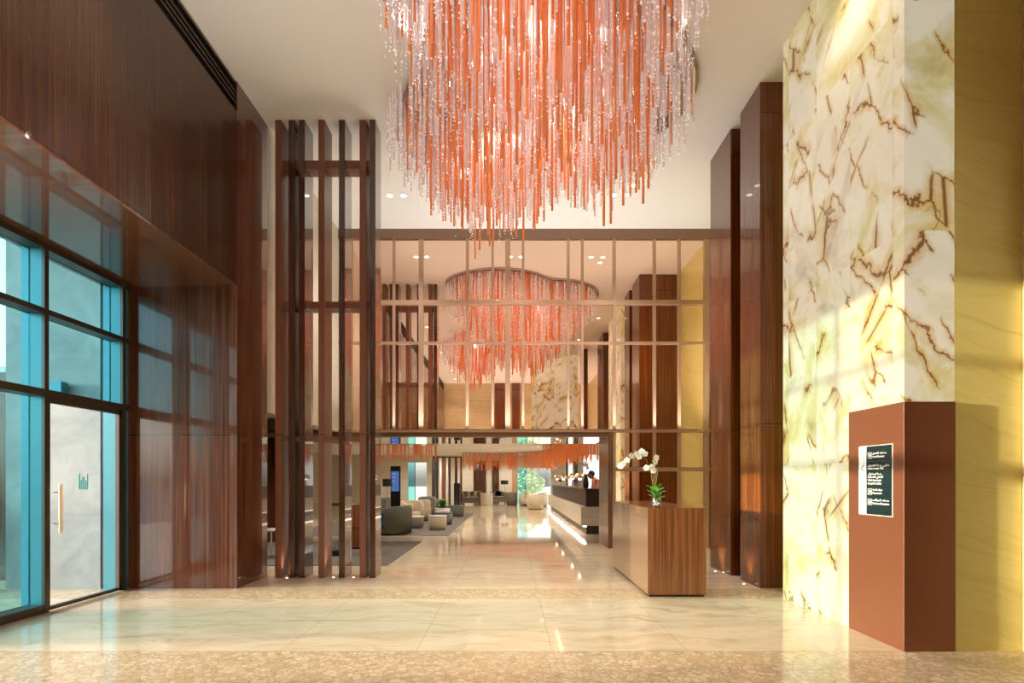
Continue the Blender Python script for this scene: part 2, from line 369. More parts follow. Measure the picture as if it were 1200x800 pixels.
# ---------------- mirror screen
k_=YM/F
def mx(px): return (px-CX)*k_
def mz(py): return EYE+(HY-py)*k_
xL0=XL; PX0,PX1=mx(712),mx(717)
ms=thing('mirror_screen','rose tinted mirror wall in a bronze grid, reflecting the lobby, above and beside the portal','mirror',(0.3,YM,0))
XR2=mx(832)
mb=MB().box(xL0,XR2,YM+.02,YM+.06,mz(507),CE-.01).box(mx(717.5),XR2,YM+.02,YM+.06,0.03,mz(507)-.0)
mb.build('mirror_glass',M['mirror'],ms)
mb=MB().box(xL0,XR2,YM+.06,YM+.2,mz(507),CE-.002).box(mx(717.5),4.35,YM+.06,YM+.2,0,mz(507)); mb.build('backing',M['dark_trim'],ms)
B(xL0,XR2+.02,YM-.04,YM+.02,mz(280),CE-.002).build('header',M['bronze_dark'],ms)
zb=mz(505.5)
for px,w,down in ((412,2,0),(461.5,3,0),(493.4,5.5,0),(547.7,3.5,0),(577.3,3,0),(595,6,0),(613,3,0),(666,3,0),(682.4,3,0),(719.8,3.6,1),(767,3.4,1),(796,3.4,1),(828,6,1)):
    z0 = .0 if down else mz(507)
    B(mx(px-w/2),mx(px+w/2),YM-.02,YM+.02,z0,mz(280)).build('mullion',M['bronze'],ms,bevel=.004)
B(xL0,XR2,YM-.03,YM+.018,mz(357),mz(351.8)).build('transom',M['bronze'],ms)
B(xL0,XR2,YM-.025,YM+.018,mz(403.2),mz(400.4)).build('transom',M['bronze'],ms)
B(xL0,XR2,YM-.04,YM+.018,mz(506.5),mz(503.5)).build('transom',M['bronze'],ms)
B(mx(718),XR2,YM-.03,YM+.018,mz(552),mz(547.5)).build('transom',M['bronze'],ms)
B(XR2,XR2+.05,YM-.06,YM+.018,0,CE-.002).build('edge_post',M['bronze_dark'],ms)
pf=thing('portal_frame','brown framed portal under the mirror wall leading into the lounge','portal',(0,YM,0))
B(XL-6,mx(717.3),YM-.03,YM+.2,mz(511.8),mz(506.6)).build('lintel',M['brown_metal'],pf,bevel=.004)
B(mx(712.3),mx(717.3),YM-.03,YM+.0,0,mz(511.8)).build('post',M['brown_metal'],pf)
B(mx(712.3),mx(717.3),YM+.0,YM+1.2,0,mz(511.8)).build('jamb',M['wood_desk'],pf)
B(XL-6,mx(717),YM+.2,14.55,2.372,2.42).build('soffit_panel',M['mirror_steel'],pf)

# ---------------- window wall (left)
wn=tag(thing('window_1',None,None,(WX,1,0)),kind='structure')
ys=[7.47,6.22,4.97,3.72]
struct('wall_left_rear', B(WX-.35,WX,-7.2,3.69,0,4.035), M['wood'])
for i,y in enumerate(ys):
    B(WX-.22,WX+.0,y-.03,y+.03,0,4.035).build('mullion',M['alu_teal'],wn)
    B(WX+.0,WX+.035,y-.03,y+.03,0,4.035).build('mullion_cap',M['alu'],wn)
B(WX-.22,WX,7.50,7.6,0,4.035).build('mullion',M['alu_teal'],wn)
for z0,z1 in ((3.26,3.32),(2.36,2.44),(3.97,4.035)):
    B(WX-.16,WX+.03,3.69,7.6,z0,z1).build('transom',M['alu'],wn)
B(WX-.16,WX+.03,5.0,6.19,0,.09).build('sill',M['alu'],wn)
for i in range(len(ys)-1):
    y1,y0=ys[i]-.03,ys[i+1]+.03; gt=M['glass_teal'] if i<2 else M['glass']  # out-of-view bay gets clear panes so warmer light comes in
    B(WX-.14,WX-.12,y0,y1,3.32,3.97).build('pane',gt,wn)
    B(WX-.14,WX-.12,y0,y1,2.44,3.26).build('pane',gt,wn)
    if i not in (0,2): B(WX-.14,WX-.12,y0,y1,.09,2.36).build('pane',gt,wn)
def glass_door(name,y0,y1,main):
    d=tag(thing(name,None,None,(WX,(y0+y1)/2,0)),kind='structure')
    fr=MB().box(WX-.03,WX+.02,y0,y0+.035,.02,2.36).box(WX-.03,WX+.02,y1-.05,y1,.02,2.36).box(WX-.03,WX+.02,y0,y1,2.30,2.36).box(WX-.03,WX+.02,y0,y1,.012,.05)
    fr.build('door_frame',M['alu'],d)
    B(WX-.012,WX,y0+.035,y1-.05,.05,2.30).build('door_pane',M['glass'],d)
    hb=MB().tube((WX+.07,y0+.12,.86),(WX+.07,y0+.12,1.40),.016,12); hb.build('door_handle',M['gold'],d,smooth=False)
    hb=MB().tube((WX-.01,y0+.12,.96),(WX+.07,y0+.12,.96),.008,8).tube((WX-.01,y0+.12,1.31),(WX+.07,y0+.12,1.31),.008,8); hb.build('handle_mount',M['steel'],d)
    if main:
        lg=MB(); yc=6.80; w=.155; n=6
        tops=[1.0,.62,.80,.80,.62,1.0]
        for k in range(n):
            ya=yc-w/2+w*k/n; lg.box(WX+.001,WX+.003,ya+.005,ya+w/n-.005,1.335,1.335+.185*tops[k])
        lg.build('emblem',M['logo'],d)
    return d
M['logo']=plain('teal vinyl',(.0,.55,.58,1),.4)
glass_door('door_1',6.25,7.44,True)
glass_door('door_2_unseen',3.75,4.94,False)  # unseen door, placed so clear sun makes a second bright floor band
# concrete return wall, paving, things outside
t=NT('rendered concrete'); n=t.ramp(t.noise(t.pos(),1.3,7,.65,.8),[(.35,(0,0,0,1)),(.65,(1,1,1,1))]); n2=t.noise(t.pos(),14,4,.6)
t.bsdf(t.mix(t.math('ADD',t.math('MULTIPLY',n,.7),t.math('MULTIPLY',n2,.3)),(.23,.25,.26,1),(.43,.45,.45,1)),.8); M['conc']=t.m
struct('wall_outside', B(-6.72,WX-.36,7.58,8.2,-.1,7.5), M['conc'])
struct('terrace', B(-9,-5.33,-12,9.5,-.14,-.01), plain('pale exterior paving',(.40,.40,.39,1),.4))
struct('street', B(-140,-9,-80,140,-.3,-.16), plain('grey asphalt',(.30,.30,.31,1),.8))
wl=thing('wall_lamp','small boxy outdoor lamp on the concrete wall above the glass door','wall lamp',(-5.96,7.52,2.56))
B(-6.05,-5.87,7.44,7.56,2.56,2.74).build('housing',M['alu_teal'],wl,bevel=.008); B(-6.0,-5.92,7.56,7.58,2.6,2.7).build('bracket',M['alu'],wl); B(-6.03,-5.89,7.455,7.545,2.553,2.56).build('lens',M['lamp'],wl)
gb=thing('glass_balustrade','glass balustrade with a round steel post and handrail outside the left window','balustrade',(-7.6,7.4,0))
B(-8.6,-6.9,7.30,7.315,.08,1.15).build('glass_panel',M['glass_teal'],gb)
MB().tube((-6.86,7.3,-.01),(-6.86,7.3,1.2),.035,14).build('post',M['steel'],gb)
MB().tube((-8.7,7.3,1.24),(-6.8,7.3,1.24),.025,12).build('handrail',M['steel'],gb)
MB().tube((-6.86,7.3,1.18),(-6.86,7.3,1.24),.012,8).build('bracket',M['steel'],gb)
for X,Y,H,lb in ((-47,50,11,'tall twin arm street lamp beyond the glass, nearer one'),(-79,86,12,'tall street lamp far off beyond the glass')):
    s=thing('street_lamp',lb,'street lamp',(X,Y,-.16),group='street lamps outside')
    MB().tube((X,Y,-.16),(X,Y,H),.11,8,.06).build('pole',M['steel'],s)
    MB().box(X-1.4,X+1.4,Y-.05,Y+.05,H,H+.1).box(X-1.7,X-.9,Y-.12,Y+.12,H-.06,H).box(X+.9,X+1.7,Y-.12,Y+.12,H-.06,H).build('lamp_arm',M['steel'],s)
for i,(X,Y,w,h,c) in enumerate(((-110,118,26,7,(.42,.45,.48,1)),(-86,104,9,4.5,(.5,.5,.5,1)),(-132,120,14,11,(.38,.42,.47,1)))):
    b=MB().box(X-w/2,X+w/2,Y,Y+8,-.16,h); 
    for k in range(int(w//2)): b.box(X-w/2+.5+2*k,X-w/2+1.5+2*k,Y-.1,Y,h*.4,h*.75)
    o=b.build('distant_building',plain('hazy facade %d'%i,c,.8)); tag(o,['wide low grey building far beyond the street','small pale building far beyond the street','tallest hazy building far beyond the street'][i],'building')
car=thing('parked_car','white parked car far off beyond the window glass','car',(-44,48,-.16))
bd=MB(); prof=[(-2.1,.35),(-2.1,.8),(-1.3,.92),(-.8,1.38),(.7,1.4),(1.4,.95),(2.15,.82),(2.15,.35)]
n=len(prof); bd.add([(-44+px,47.2,pz-.16) for px,pz in prof]+[(-44+px,48.8,pz-.16) for px,pz in prof],[tuple(range(n)),tuple(reversed(range(n,2*n)))]+[(i,n+i,n+(i+1)%n,(i+1)%n) for i in range(n)])
bd.build('body',M['white'],car,bevel=.05)
for wx in (-1.35,1.35):
    for wy in (47.15,48.65): MB().tube((-44+wx,wy,.17),(-44+wx,wy+.2,.17),.33,16).build('wheel',M['black'],car)

# ---------------- onyx pylon with sign
py=thing('sign_pylon','copper clad pylon with a directory sign on its side, against the onyx corner','sign pylon',(3.54,5.2,0))
B(3.32,3.757,4.80,5.585,.0,2.11).build('cladding',M['copper'],py,bevel=.003)
sg=MB().box(3.309,3.32,4.925,5.405,1.125,1.765); sgo=sg.build('sign_plate',plain('pinkish white sign edge',(.62,.48,.42,1),.3),py)
def sy(u): return 5.405-u        # u metres from the sign's left edge
XS=3.309
B(XS-.002,XS,sy(.118),sy(.006),1.133,1.757).build('white_strip',plain('white sign strip',(.66,.68,.70,1),.4),sgo)
B(XS-.002,XS,sy(.47),sy(.12),1.133,1.757).build('dark_panel',plain('dark teal sign face',(.006,.020,.024,1),.2,coat=.3),sgo)
FORMS={'ا':(0xFE8D,0xFE8E,0,0),'ب':(0xFE8F,0xFE90,0xFE91,0xFE92),'ة':(0xFE93,0xFE94,0,0),'ت':(0xFE95,0xFE96,0xFE97,0xFE98),'د':(0xFEA9,0xFEAA,0,0),'ر':(0xFEAD,0xFEAE,0,0),
'س':(0xFEB1,0xFEB2,0xFEB3,0xFEB4),'ش':(0xFEB5,0xFEB6,0xFEB7,0xFEB8),'ص':(0xFEB9,0xFEBA,0xFEBB,0xFEBC),'ع':(0xFEC9,0xFECA,0xFECB,0xFECC),'ف':(0xFED1,0xFED2,0xFED3,0xFED4),
'ق':(0xFED5,0xFED6,0xFED7,0xFED8),'ك':(0xFED9,0xFEDA,0xFEDB,0xFEDC),'ل':(0xFEDD,0xFEDE,0xFEDF,0xFEE0),'م':(0xFEE1,0xFEE2,0xFEE3,0xFEE4),'ن':(0xFEE5,0xFEE6,0xFEE7,0xFEE8),
'ه':(0xFEE9,0xFEEA,0xFEEB,0xFEEC),'و':(0xFEED,0xFEEE,0,0),'ى':(0xFEEF,0xFEF0,0,0),'ي':(0xFEF1,0xFEF2,0xFEF3,0xFEF4)}
def arabic(s):
    out=[]
    for w in s.split(' '):
        r=''
        for i,ch in enumerate(w):
            f=FORMS[ch]; prev=i>0 and FORMS[w[i-1]][2]!=0; nxt=i<len(w)-1 and f[2]!=0
            k=3 if prev and nxt else 1 if prev else 2 if nxt else 0
            r+=chr(f[k])
        out.append(r[::-1])
    return ' '.join(reversed(out))
def text(body, size, mat, parent, mtx, name='lettering', align='LEFT', width=None, embolden=.0):
    cu=bpy.data.curves.new('t','FONT'); cu.body=body; cu.size=size; cu.align_x=align; cu.extrude=.0006; cu.offset=embolden
    to=bpy.data.objects.new('t',cu); COL.objects.link(to)
    dg=bpy.context.evaluated_depsgraph_get(); me=bpy.data.meshes.new_from_object(to.evaluated_get(dg))
    bpy.data.objects.remove(to); bpy.data.curves.remove(cu)
    if width and len(me.vertices):
        xs=[v.co.x for v in me.vertices]; k=width/max(1e-6,max(xs)-min(xs))
        for v in me.vertices: v.co.x*=k
    off=WLOC[parent.name]
    me.transform(Matrix.Translation(-off)@mtx); me.materials.clear(); me.materials.append(mat)
    o=bpy.data.objects.new(name,me); COL.objects.link(o); o.parent=parent; return o
def smat(u,z): return Matrix(((0,0,-1,XS-.0025),(-1,0,0,sy(u)),(0,1,0,z),(0,0,0,1)))
M['txt']=plain('white sign lettering',(.80,.70,.66,1),.5)
M['grey']=plain('grey arrow',(.06,.065,.07,1),.5)
def line(u,z,body,size,w): text(body,size,M['txt'],sgo,smat(u,z),width=w,embolden=.0006)
line(.210,1.683,arabic('مصاعد الفندق'),.026,.190)
line(.210,1.652,'Hotel Elevators',.025,.160)
line(.140,1.571,arabic('مقهى ردهة الفندق'),.027,.300)
line(.140,1.546,'Lobby Lounge Cafe',.025,.220)
line(.145,1.496,arabic('ردهة استقبال'),.026,.190)
line(.140,1.468,arabic('الشقق الفندقية'),.026,.215)
line(.140,1.439,'Hotel Apartment',.025,.190)
line(.140,1.409,'Reception Lobby',.025,.190)
line(.210,1.353,arabic('دورات المياه'),.026,.135)
line(.210,1.322,'Restroom',.025,.125)
line(.210,1.259,arabic('مصاعد المواقف'),.026,.225)
line(.210,1.228,'Parkers Elevators',.025,.225)
for zc in (1.672,1.342,1.248):
    ic=MB(); w=.06; h=.028
    u0=.142
    for (a,b,c,d) in ((0,.06,0,.004),(0,.06,.052,.056),(0,.004,0,.056),(.056,.06,0,.056),(.018,.024,.012,.044),(.03,.044,.014,.042)):
        ic.box(XS-.004,XS-.002,sy(u0+a),sy(u0+b),zc-.028+c,zc-.028+d)
    ic.build('pictogram',M['txt'],sgo)
B(XS-.003,XS-.002,sy(.44),sy(.142),1.618,1.621).build('divider',M['grey'],sgo)
for (u,z,pts) in ((.06,1.67,((-.024,-.03),(0,.02),(.024,-.03))),(.06,1.557,((.024,.03),(-.02,0),(.024,-.03)))):
    ar=MB(); P=[(XS-.003,sy(u+a),z+b) for a,b in pts]; vs=[]
    for x,y,zz in P: vs+=[(x,y,zz+.005),(x,y,zz-.005),(x+.001,y,zz+.005),(x+.001,y,zz-.005)]
    ar.add(vs,[(0,1,5,4),(4,5,9,8),(2,6,7,3),(6,10,11,7),(0,4,6,2),(4,8,10,6),(1,3,7,5),(5,7,11,9),(0,2,3,1),(8,9,11,10)]).build('arrow',M['grey'],sgo)

# ---------------- concierge desk
dk=thing('concierge_desk','walnut and bronze concierge desk standing in front of the mirror grid','desk',(2.05,8.2,0))
dx0,dx1,dy0,dy1=1.70,2.42,7.03,9.45
B(dx0+.02,dx1-.02,dy0+.02,dy1-.02,0,.03).build('plinth',M['dark_trim'],dk)
B(dx0+.006,dx1,dy0,dy1,.03,1.09).build('body',M['wood_desk'],dk,bevel=.002)
B(dx0,dx0+.006,dy0,dy1,.03,1.09).build('side_panel',M['bronze_side'],dk)
B(dx0-.0,dx1,dy0,dy1,1.09,1.102).build('desk_top',M['wood_desk'],dk,bevel=.002)

# orchid in glass vase
def petal(mb,c,ax,nrm,L,Wd):
    ax=Vector(ax).normalized(); nrm=Vector(nrm).normalized(); sd=ax.cross(nrm).normalized(); c=Vector(c)
    rows=[(0,.15),(.25,.8),(.55,1),(.85,.65),(1,.08)]
    vs=[]; 
    for tt,w in rows:
        b=c+ax*L*tt+nrm*L*.18*math.sin(tt*2.4)
        vs+= [b-sd*Wd*w/2, b+nrm*L*.05, b+sd*Wd*w/2]
    vs2=[v-nrm*.0012 for v in vs]; n=len(vs); fs=[]
    for k in range(4):
        for j in range(2):
            a=k*3+j; fs.append((a,a+1,a+4,a+3)); fs.append((n+a,n+a+3,n+a+4,n+a+1))
    mb.add(vs+vs2,fs)
ORC=(1.86,7.25,1.102)
oc=thing('orchid','white moth orchid in a glass vase on the front of the concierge desk','orchid',ORC)
v=MB().lathe([(.045,0),(.06,.005),(.066,.05),(.06,.11),(.052,.14),(.049,.14),(.056,.11),(.062,.05),(.055,.012),(.01,.01)],24,ORC); v.build('vase',M['glass'],oc,smooth=True)
v=MB()
for k in range(26):
    a=random.random()*6.3; r=random.random()*.04; v.ico((ORC[0]+r*math.cos(a),ORC[1]+r*math.sin(a),ORC[2]+.025+random.random()*.05),.011)
v.build('pebbles',M['white'],oc)
lv=MB(); 
for k in range(11):
    a=k*2.4; el=.25+.5*random.random(); d=Vector((math.cos(a),math.sin(a)*.8,el)).normalized()
    petal(lv,(ORC[0],ORC[1],ORC[2]+.09+.012*k),d,Vector((-d.x*el,-d.y*el,1)),.11+.04*random.random(),.085)
lv.build('leaves',M['leaf'],oc,smooth=True)
def orch(px,py,Y=7.25): return Vector(W(px,py,Y))
base=Vector(ORC)+Vector((0,0,.1))
s1=[base,orch(765.5,570),orch(762.5,552),orch(757,538),orch(750,530.5),orch(741,532),orch(733,541),orch(730,545)]
s2=[base,orch(768,572),orch(770,558),orch(771.5,546),orch(768,540),orch(764,538)]
MB().path(s1,.003,6).build('flower_stem',M['stem'],oc); MB().path(s2,.003,6).build('flower_stem',M['stem'],oc)
fl=[(752,528.5),(746,532),(740,534),(735,539),(730.5,543),(727.5,546),(749,535),(756,531.5),(769,536),(767.5,541),(757.5,548),(766,551),(764,547)]
for k,(a,b) in enumerate(fl):
    c=orch(a,b,7.25+random.uniform(-.04,.04)); m=MB(); nr=Vector((random.uniform(-.5,.5),-1,random.uniform(-.3,.3))).normalized()
    u=Vector((0,0,1))-nr*nr.z; u.normalize(); sd=nr.cross(u)
    for j in range(5):
        an=j*2*math.pi/5+.3*random.random(); petal(m,c,u*math.cos(an)+sd*math.sin(an),nr,.042,.04)
    fo=m.build('flower',M['petal'],oc,smooth=True)
    MB().ico(c+nr*.008,.007).build('flower_centre',M['petal_c'],fo)

# ---------------- chandelier
lob=[(-.30,8.45,1.55),(1.15,7.85,1.38),(.35,6.0,1.75),(-1.0,3.4,1.35),(-1.45,2.3,1.35),(.8,3.6,1.3)]
def sdf(x,y):      # >0 inside
    return max(r-math.hypot(x-a,y-b) for a,b,r in lob)
cxy=(-.15,5.6); out=[]
for k in range(160):
    a=2*math.pi*k/160; r=0
    while sdf(cxy[0]+r*math.cos(a),cxy[1]+r*math.sin(a))>0 or r<.5: r+=.02
    out.append(r)
for _ in range(2): out=[(out[k-1]+2*out[k]+out[(k+1)%160])/4 for k in range(160)]
outline=[(cxy[0]+out[k]*math.cos(2*math.pi*k/160),cxy[1]+out[k]*math.sin(2*math.pi*k/160)) for k in range(160)]
ch=thing('chandelier','huge cloud shaped chandelier of hanging orange and clear glass rods under the lobby ceiling','chandelier',(0,5.6,CE))
MB().prism(outline,CE-.05,CE-.002).build('ceiling_plate',M['plate'],ch)
MB().prism([(a*.985+cxy[0]*.015,b*.985+cxy[1]*.015) for a,b in outline],CE-.06,CE-.05).build('ceiling_plate_lining',plain('polished plate underside',(.55,.47,.43,1),.15,.9,noise=.01),ch)
rods=[]
step=.098
gx=-3.0
while gx<3.0:
    gy=.8
    while gy<10.3:
        x=gx+random.uniform(-.05,.05); y=gy+random.uniform(-.05,.05); d=sdf(x,y)
        if d>.04:
            t_=min(1,d/1.25); sm=t_*t_*(3-2*t_)
            mxl=.74+1.02*sm
            po=.06 if d<.25 else (.24 if d<.6 else .40)
            if random.random()<po:
                L=mxl*(.40+.70*random.random()**1.6)
                z0=CE-.06-random.choice([0,0,.0,.3,.5])*(1 if d>.2 else 0)*random.random()
                rods.append(('o',x,y,CE-.06,CE-.06-L,random.uniform(.012,.018)))
            elif random.random()<.80:
                L=mxl*random.uniform(.5,.9); rods.append(('c',x,y,CE-.06,CE-.06-L,random.uniform(.010,.015)))
        gy+=step
    gx+=step
def score(r):
    k,x,y,z1,z0,rr=r
    top=min(z1,EYE+.843*y); vis=max(0,top-z0)
    if abs(x/y)>.9: vis=0
    return vis*rr/(y*y)
def rod_mesh(mb,bb,r):
    k,x,y,z1,z0,rr=r
    mb.tube((x,y,z0),(x,y,z1),rr,6)
for kind,nm,mt in (('o','orange_rod','orange'),('c','clear_rod','clear')):
    rs=sorted([r for r in rods if r[0]==kind],key=lambda r:-score(r))
    for r in rs[:100]:
        m=MB(); rod_mesh(m,None,r); m.build(nm,M[mt],ch)
    m=MB()
    for r in rs[100:]: rod_mesh(m,None,r)
    tag(m.build(nm+'s',M[mt],ch),kind='stuff')
bm_=MB()
for r in rods:
    if r[0]=='c':
        k,x,y,z1,z0,rr=r
        z=z0-.01
        while z<z1:
            if random.random()<.62: bm_.ico((x,y,z),random.uniform(.009,.015))
            z+=random.uniform(.07,.14)
        for q in range(3): 
            if random.random()<.6: bm_.ico((x+random.uniform(-.01,.01),y,z0-.05-.05*q),.008)
tag(bm_.build('crystal_beads',M['bead'],ch),kind='stuff')

# ---------------- downlights
def lamp(kind,name,loc,power,color=(1,.94,.88),size=.1,rot=(0,0,0),**k):
    l=bpy.data.lights.new(name,kind); l.energy=power; l.color=color
    if kind=='SPOT': l.spot_size=k.get('spot',R(90)); l.spot_blend=.7; l.shadow_soft_size=size
    elif kind=='POINT': l.shadow_soft_size=size
    elif kind=='AREA': l.shape='RECTANGLE'; l.size=size; l.size_y=k.get('sy',size)
    o=bpy.data.objects.new(name,l); COL.objects.link(o); o.location=loc; o.rotation_euler=rot; return o
def downlight(x,y,z,label,group,power=60,r=.055,spot=110):
    d=thing('downlight',label,'ceiling light',(x,y,z),group=group)
    MB().lathe([(r,-.006),(r+.02,-.006),(r+.02,-.001),(r,-.001)],20,(x,y,z),cap=False).build('trim_ring',M['white'],d)
    MB().lathe([(.001,-.004),(r,-.004),(r,-.001),(.001,-.001)],20,(x,y,z)).build('lens',M['lamp'],d)
    if power: lamp('SPOT','downlight_beam',(x,y,z-.03),power,(1,.92,.83),spot=R(spot),size=.06)
for i,(a,b,lb) in enumerate(((457,229,'first from left'),(473,229,'second from left'),(598,229,'third from left, below the rod tips'),(614,229,'fourth from left, below the rod tips'),
        (719,228.5,'left of the right hand three'),(737,228,'lower right of the right hand three'),(741,217,'upper one of the right hand three'))):
    Y=(CE-EYE)*F/(HY-b); downlight((a-CX)/F*Y,Y,CE,'small round ceiling downlight, '+lb,'lobby downlights',170)
for x,y in ((-2.9,.5),(-2.9,-3.5),(0,-3.5),(0,-5.8),(2.3,-5.8),(-2.9,-5.8),(2.6,2.6),(-2.9,4.4),(2.9,5.5)):  # further downlights added out of view for more room light
    downlight(x,y,CE,'small round downlight added out of view in the lobby ceiling near the chandelier or behind the camera','added unseen lobby downlights',190)
# floor uplights
for i,(a,b,lb) in enumerate(((281.5,677.5,'at the foot of the wood wall'),(336.3,677,'between the first two slats'),(390.8,676.5,'between the fourth and fifth slats'),(414.3,676.5,'between the fifth and sixth slats'),
    (842,669.5,'at the far pier, left one'),(852,670.5,'at the far pier, right one'),(875.8,684,'at the near pier, left one'),(886,684.3,'at the near pier, right one'))):
    Y=EYE*F/(b-HY); x=(a-CX)/F*Y
    if i==0: x+=.06
    if i>=4: x-=.05
    u=thing('floor_uplight','tiny round recessed floor light '+lb,'floor light',(x,Y,0),group='recessed floor lights')
    MB().lathe([(.001,.003),(.022,.003),(.028,.0),(.001,0)],16,(x,Y,0.0005)).build('bezel',M['steel'],u)
    MB().lathe([(.001,.0045),(.017,.0045),(.017,.003),(.001,.003)],16,(x,Y,0.0005)).build('lens',M['lamp'],u)
    lamp('SPOT','uplight_beam',(x,Y,.03),22,(1,.90,.80),.03,(R(180),0,0),spot=R(80))

# ------------------------------------------------------------------ lounge beyond
LC=3.0; YB=36.0
def bx(px): return (px-CX)/F*YB
struct('ceiling_lounge', MB().box(-12,XL-.3,8.55,YM+.2,LC,LC+.15).box(-12,6.2,YM+.2,YB+.3,LC,LC+.15), M['ceiling'])
struct('wall_fascia', B(-9.65,PX1,14.5,14.55,2.42,LC), M['ceiling'])
struct('wall_lounge_left', B(-12.2,-12,8.4,YB+.3,0,LC), M['trav_light'])
struct('wall_lounge_entry', MB().box(-12,WX-.35,8.2,8.55,0,LC), M['wood'])
struct('wall_lounge_right', MB().box(6.0,6.2,YM+.2,26,0,LC).box(6.0,6.2,33,YB,0,LC), M['trav_light'])
struct('wall_portal_side', B(PX1,PX1+.6,YM+.2,13.3,0,LC), M['wood_pier'])
wb=MB()
for a,b in ((bx(300),bx(478)),(bx(500),bx(606)),(bx(646),bx(720))): wb.box(a,b,YB,YB+.2,0,LC)
wb.box(bx(478),bx(500),YB,YB+.2,2.55,LC).box(bx(606),bx(646),YB,YB+.2,2.2,LC)
struct('wall_lounge_back', wb, M['trav_light'])
w2=tag(thing('window_2',None,None,(bx(489),YB,0)),kind='structure')
B(bx(478),bx(486),YB+.05,YB+.08,0,2.55).build('pane',M['glass_teal'],w2); B(bx(486.6),bx(500),YB+.05,YB+.08,0,2.55).build('pane',M['glass'],w2)
B(bx(486),bx(486.6),YB+.02,YB+.1,0,2.55).build('mullion',M['alu'],w2)
w3=tag(thing('window_3',None,None,(bx(626),YB,0)),kind='structure')
B(bx(606),bx(617),YB+.05,YB+.08,0,2.2).build('pane',M['glass_teal'],w3); B(bx(617.6),bx(646),YB+.05,YB+.08,0,2.2).build('pane',M['glass'],w3)
for q in (606.3,617.3,632,645.6): B(bx(q-.4),bx(q+.4),YB-.02,YB+.1,0,2.2).build('mullion',M['white'],w3)
# greenery beyond window
M['leaf2']=plain('sunlit hedge leaves',(.42,.50,.30,1),.6,noise=.5,ns=5)
struct('garden_ground', B(-30,60,36.3,120,-.2,-.05), plain('pale lawn',(.42,.50,.30,1),.9,noise=.3,ns=2))
def bush(x,y,h,r,label):
    o=thing('garden_bush',label,'bush',(x,y,-.05),group='bushes in the garden')
    MB().tube((x,y,-.05),(x,y,h*.5),.08,8).build('trunk',M['leg'],o)
    m=MB(); rr=random.Random(int(x*10))
    for k in range(420):
        a=rr.random()*6.28; e=rr.uniform(-1,1); q=r*(.65+.35*rr.random()); c=math.sqrt(1-e*e)
        p=Vector((x+q*c*math.cos(a),y+q*c*math.sin(a),h*.62+e*h*.38)); d=Vector((rr.uniform(-1,1),rr.uniform(-1,1),rr.uniform(-1,1))).normalized(); s=d.orthogonal().normalized()*.09
        m.add([p-s,p+d*.1,p+s,p-d*.1],[(0,1,2,3)])
    m.build('foliage',M['leaf2'],o)
bush(bx(612)+.4,40,2.2,.9,'leafy bush outside, seen through the teal pane at the lounge end')
bush(bx(622)+.4,43.6,1.9,1.0,'leafy bush outside the bright lounge window, left of two')
bush(bx(640)+2.0,43,2.0,1.1,'leafy bush outside the bright lounge window, right of two')
# back wall dark panels / slats
for a,b,lb in ((555,569.5,'wide dark brown panel on the far lounge wall'),(577,585,'narrow dark brown panel on the far lounge wall')):
    tag(B(bx(a),bx(b),YB-.08,YB,0,2.65).build('wall_panel',M['wood_slat']),lb,'panel','dark panels on the far lounge wall')
tag(B(bx(600),bx(606),YB-.12,YB,0,LC).build('wall_column',M['leg']),'orange brown column beside the teal end window of the lounge','column')
Ys=30.0
def sx(px): return (px-CX)/F*Ys
ss=thing('slat_screen','distant row of dark and pale upright slats standing on the left in the lounge','screen',(sx(528),Ys,0))
for a,b,m in ((506,510,'alu'),(511,513,'black'),(515,517.5,'marble_w'),(518,521.5,'slat_satin'),(523,525,'marble_w'),(526,527.5,'black'),(533,535.5,'wood_slat'),(537,538.5,'marble_w'),(539.5,541,'wood_slat')):
    B(sx(a),sx(b),Ys,Ys+.3,0,2.62).build('slat',M[m],ss)
B(sx(506),sx(541),Ys+.05,Ys+.25,2.62,2.68).build('rail',M['wood_slat'],ss)
hs=thing('dark_cabinet','tall narrow black cabinet at the end of the distant lounge slats','cabinet',(sx(538),28.9,0))
B(sx(535),sx(541.5),28.6,29.1,0.04,1.28).build('body',M['black'],hs,bevel=.01); B(sx(535.5),sx(541),28.65,29.05,0,.04).build('plinth',M['dark_trim'],hs); B(sx(538)-.01,sx(538)+.01,28.58,28.6,.1,1.2).build('door_gap',M['alu'],hs)
# display screen
ds=thing('display_screen','upright black information display with a blue picture on the left of the lounge','display',(-5.1,25,0))
def dxx(px): return (px-CX)/F*25
B(dxx(457.5),dxx(469),25,25.12,.02,2.05).build('housing',M['black'],ds,bevel=.01)
B(dxx(458.6),dxx(467.5),24.985,25,.95,1.82).build('screen',None or emit('blue screen',(.07,.15,.42,1),.8),ds)
B(dxx(457),dxx(469.5),24.95,25.2,0,.02).build('base_plate',M['steel'],ds)
for k in range(3): B(dxx(460),dxx(464.5-k),24.982,24.985,1.7-.16*k,1.73-.16*k).build('caption_line',emit('pale screen line %d'%k,(.3,.45,.8,1),.6),ds)
